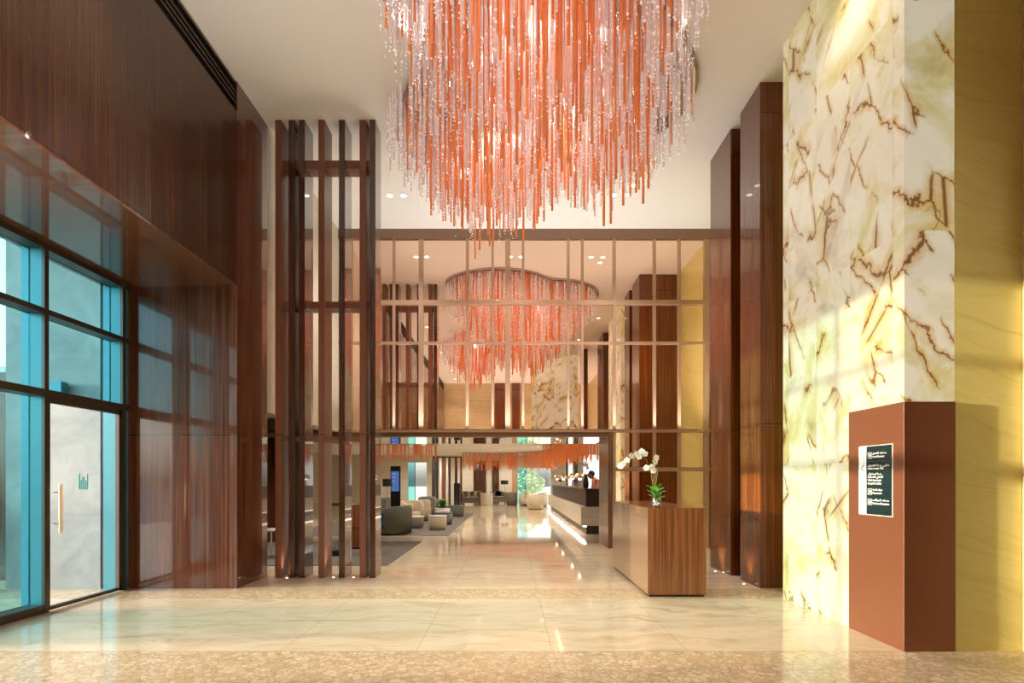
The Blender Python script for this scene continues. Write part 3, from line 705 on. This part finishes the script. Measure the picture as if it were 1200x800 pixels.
# lounge rod chandeliers
def rodcloud(lb,pts,r,Lr,ztop,seed):
    rr=random.Random(seed)
    c=thing('rod_chandelier',lb,'chandelier',(pts[0][0],pts[0][1],ztop),group='lounge ceiling rod lights')
    pl=MB(); m=MB(); n=0; rodl=[]
    for i in range(len(pts)-1):
        p=Vector(pts[i]); q=Vector(pts[i+1]); d=(q-p); nn=Vector((-d.y,d.x)).normalized()
        a,b,e,f=p-nn*r,q-nn*r,q+nn*r,p+nn*r; pl.prism([a,b,e,f],ztop-.03-.002*i,ztop-.001)
        for k in range(int(d.length*r*2*44)):
            u=rr.random(); w=rr.uniform(-1,1)*r; x=p.x+d.x*u+nn.x*w; y=p.y+d.y*u+nn.y*w
            rodl.append((x,y,ztop-.03-Lr*rr.uniform(.5,1.0)))
    pl.build('ceiling_plate',M['plate'],c)
    rodl.sort(key=lambda a:a[1])
    for x,y,z in rodl[:40]: MB().tube((x,y,z),(x,y,ztop-.02),.014,5).build('rod',M['orange'],c)
    for x,y,z in rodl[40:]: m.tube((x,y,z),(x,y,ztop-.02),.014,5)
    tag(m.build('rods',M['orange'],c),kind='stuff')
rodcloud('orange rod ceiling light at the left side of the lounge ceiling',[(-5.4,24.2),(-4.4,24.9),(-3.35,24.4)],.5,.78,LC,1)
rodcloud('longest orange rod ceiling light, a wavy band across the far lounge',[(-2.75,32.6),(-1.2,33.2),(.4,32.6),(1.9,31),(2.3,29)],.45,1.02,LC,2)
rodcloud('orange rod ceiling light above the reception counter',[(1.9,25.5),(2.3,23.5),(2.5,21.2),(3.0,19.2)],.5,.95,LC,3)

# furniture kinds
def barrel_chair(name,label,cat,X,Y,rz,r,h,sh,mat,mat2=None,arc=250,group=None,legs=False):
    o=thing(name,label,cat,(X,Y,0),rz,group)
    m=MB(); n=28; prof=[(r,0.04 if not legs else .22),(r*1.03,h*.5),(r,h-.03),(r-.03,h),(r-.09,h-.01),(r-.11,h-.05),(r-.11,sh-.05),(r-.11,.08 if not legs else .24)]
    a0=R(90-arc/2); k=len(prof); vs=[];fs=[]
    for i in range(n+1):
        a=a0+R(arc)*i/n; dz=1-.18*(abs(i-n/2)/(n/2))**3
        for (rr,z) in prof: vs.append((rr*math.cos(a),rr*math.sin(a),z*dz if z>sh else z))
    for i in range(n):
        for j in range(k): fs.append((i*k+j,(i+1)*k+j,(i+1)*k+(j+1)%k,i*k+(j+1)%k))
    fs.append(tuple(range(k))); fs.append(tuple(reversed(range(n*k,(n+1)*k))))
    m.add(vs,fs).build('backrest',mat,o,smooth=True,local=True)
    q=r-.115
    MB().lathe([(q*.9,.06 if not legs else .26),(q,.1 if not legs else .28),(q,sh-.04),(q-.04,sh),(.01,sh+.01)],28).build('seat',mat2 or mat,o,smooth=True,local=True)
    if legs:
        for a in (45,135,225,315): MB().tube((q*.9*math.cos(R(a)),q*.9*math.sin(R(a)),0),(q*.6*math.cos(R(a)),q*.6*math.sin(R(a)),.3),.018,8,.024).build('leg',M['leg'],o,local=True)
    else: MB().lathe([(r*.85,0),(r*.85,.045)],24).build('base',M['dark_trim'],o,local=True)
    MB().ball((0,.08,sh+.16),.22,.07,.16).build('cushion',mat2 or mat,o,smooth=True,local=True).rotation_euler=(R(-15),0,0)
    return o
def fx(px,Y): return (px-CX)/F*Y
barrel_chair('barrel_armchair','large dark olive barrel armchair at the front of the lounge, nearest the slats','armchair',-3.12,15.2,R(-105),.48,.76,.42,M['f_green'])
barrel_chair('dining_chair','navy shell chair on pale wooden legs behind the last slat','chair',-3.35,13.75,R(80),.36,.74,.42,M['f_navy'],group=None,legs=True)
barrel_chair('barrel_armchair','sand coloured barrel armchair behind the dark olive one','armchair',fx(482,18.4),18.6,R(38),.38,.77,.40,M['f_beige'])
barrel_chair('barrel_armchair','taupe barrel armchair beside the green plant','armchair',fx(499.5,21.5),21.8,R(20),.36,.80,.40,M['f_taupe'])
barrel_chair('barrel_armchair','sand barrel chair between the taupe armchair and the sand one','armchair',fx(495,20.2),20.1,R(200),.30,.74,.38,M['f_beige'])
def sofa(label,X,Y,rz,w,d,h,sh,mat,cush,legs=True,group=None):
    o=thing('sofa',label,'sofa',(X,Y,0),rz,group)
    B(-w/2,w/2,-d/2,d/2,.1,sh-.1).build('frame',mat,o,bevel=.03,local=True)
    n=max(1,round(w/.8)); cw=(w-.3)/n
    for k in range(n): B(-w/2+.15+cw*k+.005,-w/2+.15+cw*(k+1)-.005,-d/2,d/2-.2,sh-.1,sh+.04).build('seat_cushion',mat,o,bevel=.04,seg=3,local=True)
    B(-w/2,w/2,d/2-.2,d/2,sh-.1,h).build('backrest',mat,o,bevel=.05,seg=3,local=True)
    for s in (-1,1):
        B(s*w/2-s*.15,s*w/2,-d/2,d/2-.2,sh-.1,h-.16).build('armrest',mat,o,bevel=.04,seg=3,local=True)
        B(s*(w/2-.3),s*(w/2-.7),d/2-.34,d/2-.2,sh+.04,sh+.36).build('cushion',cush,o,bevel=.05,seg=3,local=True)
        for q in (-1,1): B(s*(w/2-.1)-.03,s*(w/2-.1)+.03,q*(d/2-.08)-.03,q*(d/2-.08)+.03,0,.1).build('leg',M['dark_trim'],o,local=True)
    return o
sofa('olive sofa on the left of the lounge behind the black shaded lamp line',fx(450,20.5)-.4,20.6,R(-90),1.7,.85,.78,.42,M['f_green'],M['f_green'])
sofa('long grey olive sofa against the far lounge wall, left one',fx(552.5,33),33.4,0,1.15,.85,.78,.42,M['f_taupe'],M['f_beige'])
sofa('grey olive sofa against the far lounge wall, right one by the lamp',fx(583.5,33.5),34.6,0,1.0,.85,.72,.42,M['f_taupe'],M['f_taupe'])
barrel_chair('barrel_armchair','dark taupe armchair at the far wall just right of the distant lamp','armchair',fx(599.5,32.5),32.6,R(200),.32,.75,.4,M['f_taupe'])
barrel_chair('barrel_armchair','beige armchair in front of the teal end window','armchair',fx(615.5,32),32.2,R(30),.34,.72,.4,M['f_cream'])
barrel_chair('barrel_armchair','large cream barrel chair nearest the bright end window','armchair',fx(627.5,27.8),28.2,R(180),.40,.75,.4,M['f_cream'])
barrel_chair('barrel_armchair','cream chair behind the large cream one near the counter end','armchair',fx(634,31),31.2,R(-60),.36,.74,.4,M['f_cream'])
dt=thing('drum_table','beige drum shaped table between the two far sofas','table',(fx(570.5,32.4),32.4,0))
MB().lathe([(.33,0),(.35,.03),(.35,.66)],32).build('body',M['f_cream'],dt,local=True); MB().lathe([(.001,.66),(.37,.66),(.37,.69),(.001,.69)],32).build('top',M['trav_light'],dt,local=True)
def drum(label,px,Y,r,h,mat,top,tt=.03):
    o=thing('coffee_table',label,'coffee table',(fx(px,Y),Y+r*.2,0),group='round coffee tables in the lounge')
    MB().lathe([(r*.82,0),(r*.95,h*.35),(r*.97,h-tt-.02),(r*.93,h-tt)],32).build('body',mat,o,smooth=True,local=True)
    MB().lathe([(.001,h-tt),(r*.96,h-tt),(r,h-tt*.5),(r*.96,h),(.001,h)],32).build('table_top',top,o,local=True); return o
drum('round tan drum ottoman nearest the aisle with a pale top',512.5,16.3,.27,.42,M['f_beige'],M['marble_w'])
drum('low pale topped table in front of the sand armchair',485,16.9,.30,.36,M['f_taupe'],M['marble_w'])
drum('dark green drum table behind the tan ottoman',519,18.2,.32,.40,M['f_greygreen'],M['f_greygreen'])
drum('white topped drum table under the green plant',518,20.4,.30,.42,M['marble_w'],M['marble_w'])
drum('wide grey green drum table farthest along the rug',533.5,22.4,.36,.42,M['f_greygreen'],M['f_greygreen'])
pl=thing('table_plant','bushy green plant in a low bowl on the white topped drum table','plant',(fx(518,20.4),20.46,.434))
MB().lathe([(.08,0),(.14,.02),(.17,.08),(.15,.08),(.01,.07)],24).build('bowl',M['black'],pl,local=True)
m=MB(); rr=random.Random(3)
for k in range(70):
    a=rr.random()*6.28; e=rr.uniform(.2,1.1); d=Vector((math.cos(a)*math.cos(e),math.sin(a)*math.cos(e),math.sin(e)))
    petal(m,Vector((0,0,.06))+d*.05,d,Vector((-d.x,-d.y,1)),rr.uniform(.16,.28),.06)
m.build('leaves',M['leaf'],pl,smooth=True,local=True)
def floor_lamp(label,X,Y,h,sr):
    o=thing('floor_lamp',label,'floor lamp',(X,Y,0),group='black shaded floor lamps')
    MB().lathe([(.001,0),(.16,0),(.16,.02),(.001,.025)],24).build('base',M['steel'],o,local=True)
    MB().tube((0,0,.02),(0,0,h-.1),.012,8).build('pole',M['steel'],o,local=True)
    MB().lathe([(sr,h-.25),(sr*.96,h),(sr*.93,h),(sr*.97,h-.25),(sr,h-.25)],28,cap=False).build('lamp_shade',M['black'],o,local=True)
    MB().ball((0,0,h-.13),.04,.04,.05,12,8).build('bulb',emit('bulb'+str(X),(1,.8,.5,1),12),o,local=True)
floor_lamp('black shaded floor lamp at the left edge of the portal, beside the blue display',fx(451,18.5),18.9,1.47,.16)
floor_lamp('black shaded floor lamp at the far wall behind the right sofa',fx(591,32.8),34.4,1.42,.24)
# rugs
tag(B(-6.0,-1.60,14.75,24.8,0,.012).build('rug',M['rug']),'large grey brown rug under the armchairs and drum tables','rug','lounge rugs')
tag(B(-6.5,-2.08,9.6,13.4,0,.012).build('rug',M['rug']),'grey brown rug just behind the slat screen','rug','lounge rugs')
# behind the slats
pd=thing('wooden_cabinet','wood clad cabinet seen between the fifth and sixth slats','cabinet',(fx(415,12.0),12.0,0))
B(-.22,.22,-.2,.2,.03,.92).build('body',M['wood_desk'],pd,bevel=.005,local=True); B(-.2,.2,-.18,.18,0,.03).build('plinth',M['dark_trim'],pd,local=True); B(-.21,.21,-.206,-.2,.44,.45).build('door_gap',M['dark_trim'],pd,local=True)
dc=thing('display_case','slim glass display case with steel corner posts seen between the fourth and fifth slats','display case',(fx(390,10.6),10.9,0))
for sx_ in (-.18,.18):
    for sy_ in (-.18,.18): MB().tube((sx_,sy_,0),(sx_,sy_,1.0),.012,8).build('post',M['steel'],dc,local=True)
B(-.17,.17,-.17,.17,.1,.95).build('glass_box',M['glass'],dc,local=True); B(-.19,.19,-.19,.19,.02,.1).build('base',M['black'],dc,local=True); B(-.19,.19,-.19,.19,.95,1.0).build('top',M['steel'],dc,local=True)
st=thing('steel_table','small glass topped steel side table seen beside the first slat','side table',(fx(318,10.3),10.6,0))
for sx_ in (-.22,.22):
    for sy_ in (-.22,.22): MB().tube((sx_,sy_,0),(sx_,sy_,.5),.014,8).build('leg',M['steel'],st,local=True)
B(-.25,.25,-.25,.25,.5,.52).build('table_top',M['marble_w'],st,local=True)
struct('wall_lounge_screen', B(-9.5,-5.0,13.2,13.3,0,LC-.4), M['wood_slat'])

M['desk_dark']=plain('dark brown desk panel',(.045,.018,.010,1),.45,noise=.2)
rc=thing('reception_counter','long stone fronted reception counter with a dark wood upper desk and lit foot','counter',(2.4,20,0))
MB().prism([(1.86,14.95),(3.0,14.95),(3.0,15.5),(2.38,15.5),(2.38,28),(1.86,28)],.24,.735).build('stone_front',M['trav_light'],rc,bevel=.005)
MB().prism([(2.02,15.15),(2.95,15.15),(2.95,15.4),(2.33,15.4),(2.33,27.9),(2.02,27.9)],0,.24).build('plinth',M['dark_trim'],rc)
B(1.93,2.0,14.95,28,.215,.235).build('light_strip',emit('counter foot light',(1,.82,.75,1),9),rc)
MB().prism([(2.0,15.05),(2.98,15.05),(2.98,15.4),(2.33,15.4),(2.33,27),(2.0,27)],.735,1.18).build('upper_desk',M['desk_dark'],rc,bevel=.004)
MB().prism([(1.95,15.0),(3.02,15.0),(3.02,15.48),(2.36,15.48),(2.36,27.05),(1.95,27.05)],1.18,1.21).build('desk_top',M['black'],rc)
# wall behind the counter
YW=19.5
def wx(px,Y=YW): return (px-CX)/F*Y
YQ=28.4
lp=thing('light_panel','tall glowing white wall panel behind the reception counter','light panel',((690-CX)/F*YQ,YQ,0))
B((684-CX)/F*YQ,(702-CX)/F*YQ,YQ,YQ+.06,.1,2.68).build('panel',emit('white lit panel',(.95,.96,1,1),1.0),lp)
B((683.4-CX)/F*YQ,(702.6-CX)/F*YQ,YQ+.06,YQ+.12,0,2.74).build('frame',M['white'],lp)
lp=thing('light_panel','narrow glowing wall panel left of the tall white one by the counter','light panel',((669-CX)/F*YQ,YQ,0))
B((666-CX)/F*YQ,(671-CX)/F*YQ,YQ,YQ+.06,.1,2.6).build('panel',emit('soft lit panel',(.95,.90,.92,1),.8),lp)
B((665.5-CX)/F*YQ,(671.5-CX)/F*YQ,YQ+.06,YQ+.12,0,2.66).build('frame',M['white'],lp)
for a,b,lb in ((672,677,'dark purple brown column between the two glowing panels'),(663,665.2,'thin dark column left of the glowing panels'),(702.8,708,'dark brown column behind the person at the counter')):
    tag(B((a-CX)/F*YQ,(b-CX)/F*YQ,YQ-.1,YQ+.15,0,LC-.002).build('wall_column',M['wood_slat']),lb,'column','columns behind the reception counter')
# counter objects
def table_lamp(px,Y,lb):
    x=(px-CX)/F*Y; o=thing('table_lamp',lb,'table lamp',(x,Y,1.21),group='gold domed lamps on the counter')
    MB().lathe([(.001,0),(.10,0),(.10,.02),(.03,.04),(.03,.28),(.001,.28)],20).build('base',M['gold'],o,local=True)
    MB().lathe([(.17,.28),(.165,.34),(.13,.41),(.07,.45),(.001,.46)],24,cap=False).build('lamp_shade',M['gold'],o,smooth=True,local=True)
    MB().ball((0,0,.27),.05,.05,.05,12,8).build('bulb',emit('warm bulb %d'%px,(1,.85,.7,1),8),o,local=True)
table_lamp(653,25.7,'gold dome lamp on the counter, leftmost of four'); table_lamp(660,22.8,'gold dome lamp on the counter, second from left')
table_lamp(671,19.4,'gold dome lamp on the counter, third from left'); table_lamp(679.5,17.35,'gold dome lamp on the counter beside the black vase')
M['blue']=plain('deep blue glaze',(.03,.03,.35,1),.2,coat=.5)
for px,Y,lb in ((656.5,24.2,'blue bowl between the two left counter lamps'),(675,18.4,'blue bowl between the two right counter lamps')):
    x=(px-CX)/F*Y; o=thing('pedestal_bowl',lb,'bowl',(x,Y,1.21),group='blue bowls on the counter')
    MB().lathe([(.001,0),(.05,0),(.05,.01),(.015,.03),(.015,.15),(.001,.15)],16).build('foot',M['steel'],o,local=True)
    MB().lathe([(.015,.15),(.09,.19),(.12,.26),(.11,.26),(.08,.2),(.001,.17)],20,cap=False).build('bowl',M['blue'],o,smooth=True,local=True)
Yv=16.0; xv=(686.5-CX)/F*Yv
vs_=thing('orchid_vase','black vase with a tall white orchid on the reception counter','vase',(xv,Yv,1.21))
MB().lathe([(.05,0),(.075,.03),(.085,.14),(.07,.26),(.045,.32),(.055,.36),(.045,.36),(.03,.3),(.001,.28)],20).build('vase',M['black'],vs_,smooth=True,local=True)
MB().path([(0,0,.3),(-.01,0,.5),(-.03,0,.62),(-.1,0,.70),(-.2,0,.66)],.005,6).build('stem',M['stem'],vs_,local=True)
MB().path([(0,0,.3),(.02,0,.5),(.0,0,.66),(-.05,0,.74)],.005,6).build('stem',M['stem'],vs_,local=True)
m=MB()
for k in range(6):
    a=k*1.05; d=Vector((math.cos(a),math.sin(a),.5)).normalized(); petal(m,(0,0,.33),d,Vector((-d.x*.5,-d.y*.5,1)),.13,.05)
m.build('leaves',M['leaf'],vs_,local=True)
for k in range(14):
    m=MB(); c=Vector((random.uniform(-.22,.06),random.uniform(-.04,.04),random.uniform(.56,.78))); nr=Vector((random.uniform(-.5,.5),-1,.1)).normalized(); u=Vector((0,0,1)); sd=nr.cross(u)
    for j in range(5): an=j*1.2566; petal(m,c,u*math.cos(an)+sd*math.sin(an),nr,.05,.045)
    m.build('flower',M['petal'],vs_,local=True)

# ---------------- person behind the counter
def skin(name,verts,edges,radii,m,parent,sub=2,root=0):
    me=bpy.data.meshes.new(name); me.from_pydata(verts,edges,[]); o=bpy.data.objects.new(name,me); COL.objects.link(o)
    sk=o.modifiers.new('skin','SKIN'); sk.use_smooth_shade=True
    if not me.skin_vertices: 
        pass
    for i,r in enumerate(radii):
        d=me.skin_vertices[0].data[i]; rr=r if isinstance(r,tuple) else (r,r); d.radius=rr; d.use_root=(i==root)
    s=o.modifiers.new('sub','SUBSURF'); s.levels=sub; s.render_levels=sub
    dg=bpy.context.evaluated_depsgraph_get(); me2=bpy.data.meshes.new_from_object(o.evaluated_get(dg)); bpy.data.objects.remove(o)
    me2.materials.clear(); me2.materials.append(m)
    o=bpy.data.objects.new(name,me2); COL.objects.link(o); o.parent=parent
    for p in me2.polygons: p.use_smooth=True
    return o
M['skin']=plain('brown skin',(.30,.15,.09,1),.5,noise=.05); M['hair']=plain('black hair',(.012,.010,.009,1),.5)
M['shirt']=fabric('salmon orange shirt',(.80,.28,.17)); M['trouser']=fabric('dark trousers',(.03,.03,.035))
# local frame: faces -X (towards the aisle) leaning over the desk
pe=thing('person','person in a salmon orange shirt standing behind the counter looking down','person',(3.86,24.6,0))
PL=[(0,0,.98),(0,0,1.15),(-.04,0,1.32),(-.09,0,1.44),(-.13,0,1.50),(-.19,0,1.56),
    (-.07,.19,1.40),(-.12,.25,1.15),(-.34,.18,1.08),(-.07,-.19,1.40),(-.12,-.25,1.15),(-.34,-.18,1.08),
    (0,.09,.92),(.02,.11,.50),(.03,.12,.09),(0,-.09,.92),(.02,-.11,.50),(.03,-.12,.09),(-.12,.13,.03),(-.12,-.13,.03)]
PE=[(0,1),(1,2),(2,3),(3,4),(4,5),(3,6),(6,7),(7,8),(3,9),(9,10),(10,11),(0,12),(12,13),(13,14),(0,15),(15,16),(16,17),(14,18),(17,19)]
PR=[(.12,.15),(.11,.14),(.12,.17),(.07,.08),(.05,.05),(.05,.05),.06,.045,.03,.06,.045,.03,.08,.055,.04,.08,.055,.04,.035,.035]
body=skin('body',PL,PE,PR,M['skin'],pe)
hd=MB().ball((-.205,0,1.60),.098,.076,.125,20,14)
hd.ball((-.30,0,1.575),.022,.014,.02,8,6).ball((-.20,.08,1.60),.02,.012,.03,8,6).ball((-.20,-.08,1.60),.02,.012,.03,8,6)
hd.ball((-.28,0,1.53),.022,.025,.012,8,6).ball((-.286,.03,1.605),.012,.012,.008,8,6).ball((-.286,-.03,1.605),.012,.012,.008,8,6)
hd.build('head',M['skin'],pe,smooth=True,local=True)
MB().ball((-.185,0,1.635),.105,.084,.10,20,12).build('hair',M['hair'],pe,smooth=True,local=True)
sh=skin('shirt',[PL[0],PL[1],PL[2],PL[3],PL[6],PL[7],(-.28,.2,1.10),PL[9],PL[10],(-.28,-.2,1.10),PL[4]],[(0,1),(1,2),(2,3),(3,4),(4,5),(5,6),(3,7),(7,8),(8,9),(3,10)],[(.14,.17),(.13,.16),(.14,.19),(.085,.095),.075,.06,.048,.075,.06,.048,.058],M['shirt'],pe)
skin('trousers',[PL[0],PL[12],PL[13],PL[14],PL[15],PL[16],PL[17]],[(0,1),(1,2),(2,3),(0,4),(4,5),(5,6)],[(.135,.165),.095,.072,.058,.095,.072,.058],M['trouser'],pe)
for s,yy_ in ((1,.18),(-1,-.18)):
    hv=[(-.33,yy_,1.08),(-.39,yy_,1.075)]; he=[(0,1)]; hr=[.024,(.03,.014)]
    for k in range(4):
        y0=yy_+(k-1.5)*.02; b=len(hv); hv+=[(-.43,y0,1.072),(-.455-.006*(1.5-abs(k-1.5)),y0+.003*(k-1.5),1.062),(-.475-.008*(1.5-abs(k-1.5)),y0+.004*(k-1.5),1.045)]; he+=[(1,b),(b,b+1),(b+1,b+2)]; hr+=[.010,.009,.008]
    b=len(hv); hv+=[(-.38,yy_-s*.035,1.07),(-.41,yy_-s*.05,1.06)]; he+=[(0,b),(b,b+1)]; hr+=[.011,.009]
    skin('hand',hv,he,hr,M['skin'],pe,sub=1)
pe.scale=(1.0,1.0,1.0)
pe.location=(2.64,17.2,0)

# ------------------------------------------------------------------ light
for x,y in ((-4.6,10.6),(-7,11.5),(-3.2,14.6),(-.6,14.9),(-4.6,17.5),(-1,18),(1.0,18),(3.6,17.2),(-3,21),(.6,21.5),(4,21),(-4.6,26.5),(-1,26),(1.3,26.5),(4,25.5),(-7,19),(-4,29),(-.5,30),(-2.6,34.6),(0,34.6),(-6.5,33.5),(3.4,30)):  # downlights added to brighten the lounge
    downlight(x,y,LC,'small round downlight added in the pale lounge ceiling to brighten the lounge','added lounge downlights',190,.06,150)
for x,y in ((-.3,8.3),(.8,7.7),(.3,6.2),(-.5,4.8),(-1.3,3.0),(.4,4.2)):
    lamp('POINT','chandelier_bulb',(x,y,CE-.32),26,(1,.90,.82),.07)
for x,y in ((-2.6,-6.4),(.1,-6.4),(2.9,-6.4),(-3.0,-3),(-3.0,0),(3.4,-3),(-3.2,2.6)):  # added unseen uplights that lift the ceiling brightness behind the camera
    u=thing('floor_uplight','round floor light added behind the camera to brighten the ceiling','floor light',(x,y,0),group='added rear floor lights')
    MB().lathe([(.001,.003),(.06,.003),(.07,.0),(.001,0)],20,(x,y,0.0005)).build('bezel',M['steel'],u)
    MB().lathe([(.001,.0045),(.045,.0045),(.045,.003),(.001,.003)],20,(x,y,0.0005)).build('lens',M['lamp'],u)
    lamp('SPOT','uplight_beam',(x,y,.06),620,(1,.95,.90),.05,(R(180),0,0),spot=R(95))
lg=thing('added_ledge_light','slim added light strip on brackets over the portal ledge, brightening the ceiling','light strip',(-.2,YM-.26,mz(503)))  # added strip, there to brighten the ceiling by the mirror
B(-2.75,3.9,YM-.28,YM-.24,mz(504.8),mz(503.9)).build('channel',M['bronze_dark'],lg)
for x in (-2.7,0,3.85): B(x-.01,x+.01,YM-.24,YM-.045,mz(504.8),mz(504.2)).build('bracket',M['bronze_dark'],lg)
lamp('AREA','added_ledge_glow',(.57,YM-.26,mz(503.8)),175,(1,.94,.90),6.5,(R(180),0,0),sy=.03).data.spread=R(150)
sun=bpy.data.lights.new('sun','SUN'); sun.energy=10; sun.angle=R(.8); sun.color=(1,.83,.60)
so=bpy.data.objects.new('sun',sun); COL.objects.link(so); so.location=(-30,-3,6)
d=Vector((1,.10,-.092)).normalized(); so.rotation_euler=d.to_track_quat('-Z','Y').to_euler()
wd=bpy.data.worlds.new('sky'); S.world=wd; wd.use_nodes=True; nt=wd.node_tree; nt.nodes.clear()
sk=nt.nodes.new('ShaderNodeTexSky'); sk.sky_type='NISHITA'; sk.sun_disc=False; sk.sun_elevation=R(14); sk.sun_rotation=R(-96); sk.air_density=1.0; sk.dust_density=3.0; sk.ozone_density=1.5
hs_=nt.nodes.new('ShaderNodeHueSaturation'); hs_.inputs['Saturation'].default_value=.45; nt.links.new(sk.outputs[0],hs_.inputs['Color'])
bg=nt.nodes.new('ShaderNodeBackground'); bg.inputs[1].default_value=1.05; ou=nt.nodes.new('ShaderNodeOutputWorld')
nt.links.new(hs_.outputs[0],bg.inputs[0]); nt.links.new(bg.outputs[0],ou.inputs[0])

# ------------------------------------------------------------------ camera
cam=bpy.data.cameras.new('camera'); co=bpy.data.objects.new('camera',cam); COL.objects.link(co); S.camera=co
co.location=(0,0,EYE); co.rotation_euler=(R(90),0,0)
cam.sensor_fit='HORIZONTAL'; cam.sensor_width=36; cam.lens=36*F/1200
cam.shift_x=(600-CX)/1200; cam.shift_y=(HY-400)/1200; cam.clip_end=500
S.view_settings.view_transform='Standard'; S.view_settings.look='None'; S.view_settings.gamma=1; S.view_settings.exposure=0.0; S.view_settings.use_curve_mapping=False
cy=S.cycles
cy.max_bounces=8; cy.diffuse_bounces=4; cy.glossy_bounces=5; cy.transparent_max_bounces=16; cy.transmission_bounces=6; cy.sample_clamp_indirect=6; cy.caustics_reflective=False; cy.caustics_refractive=False
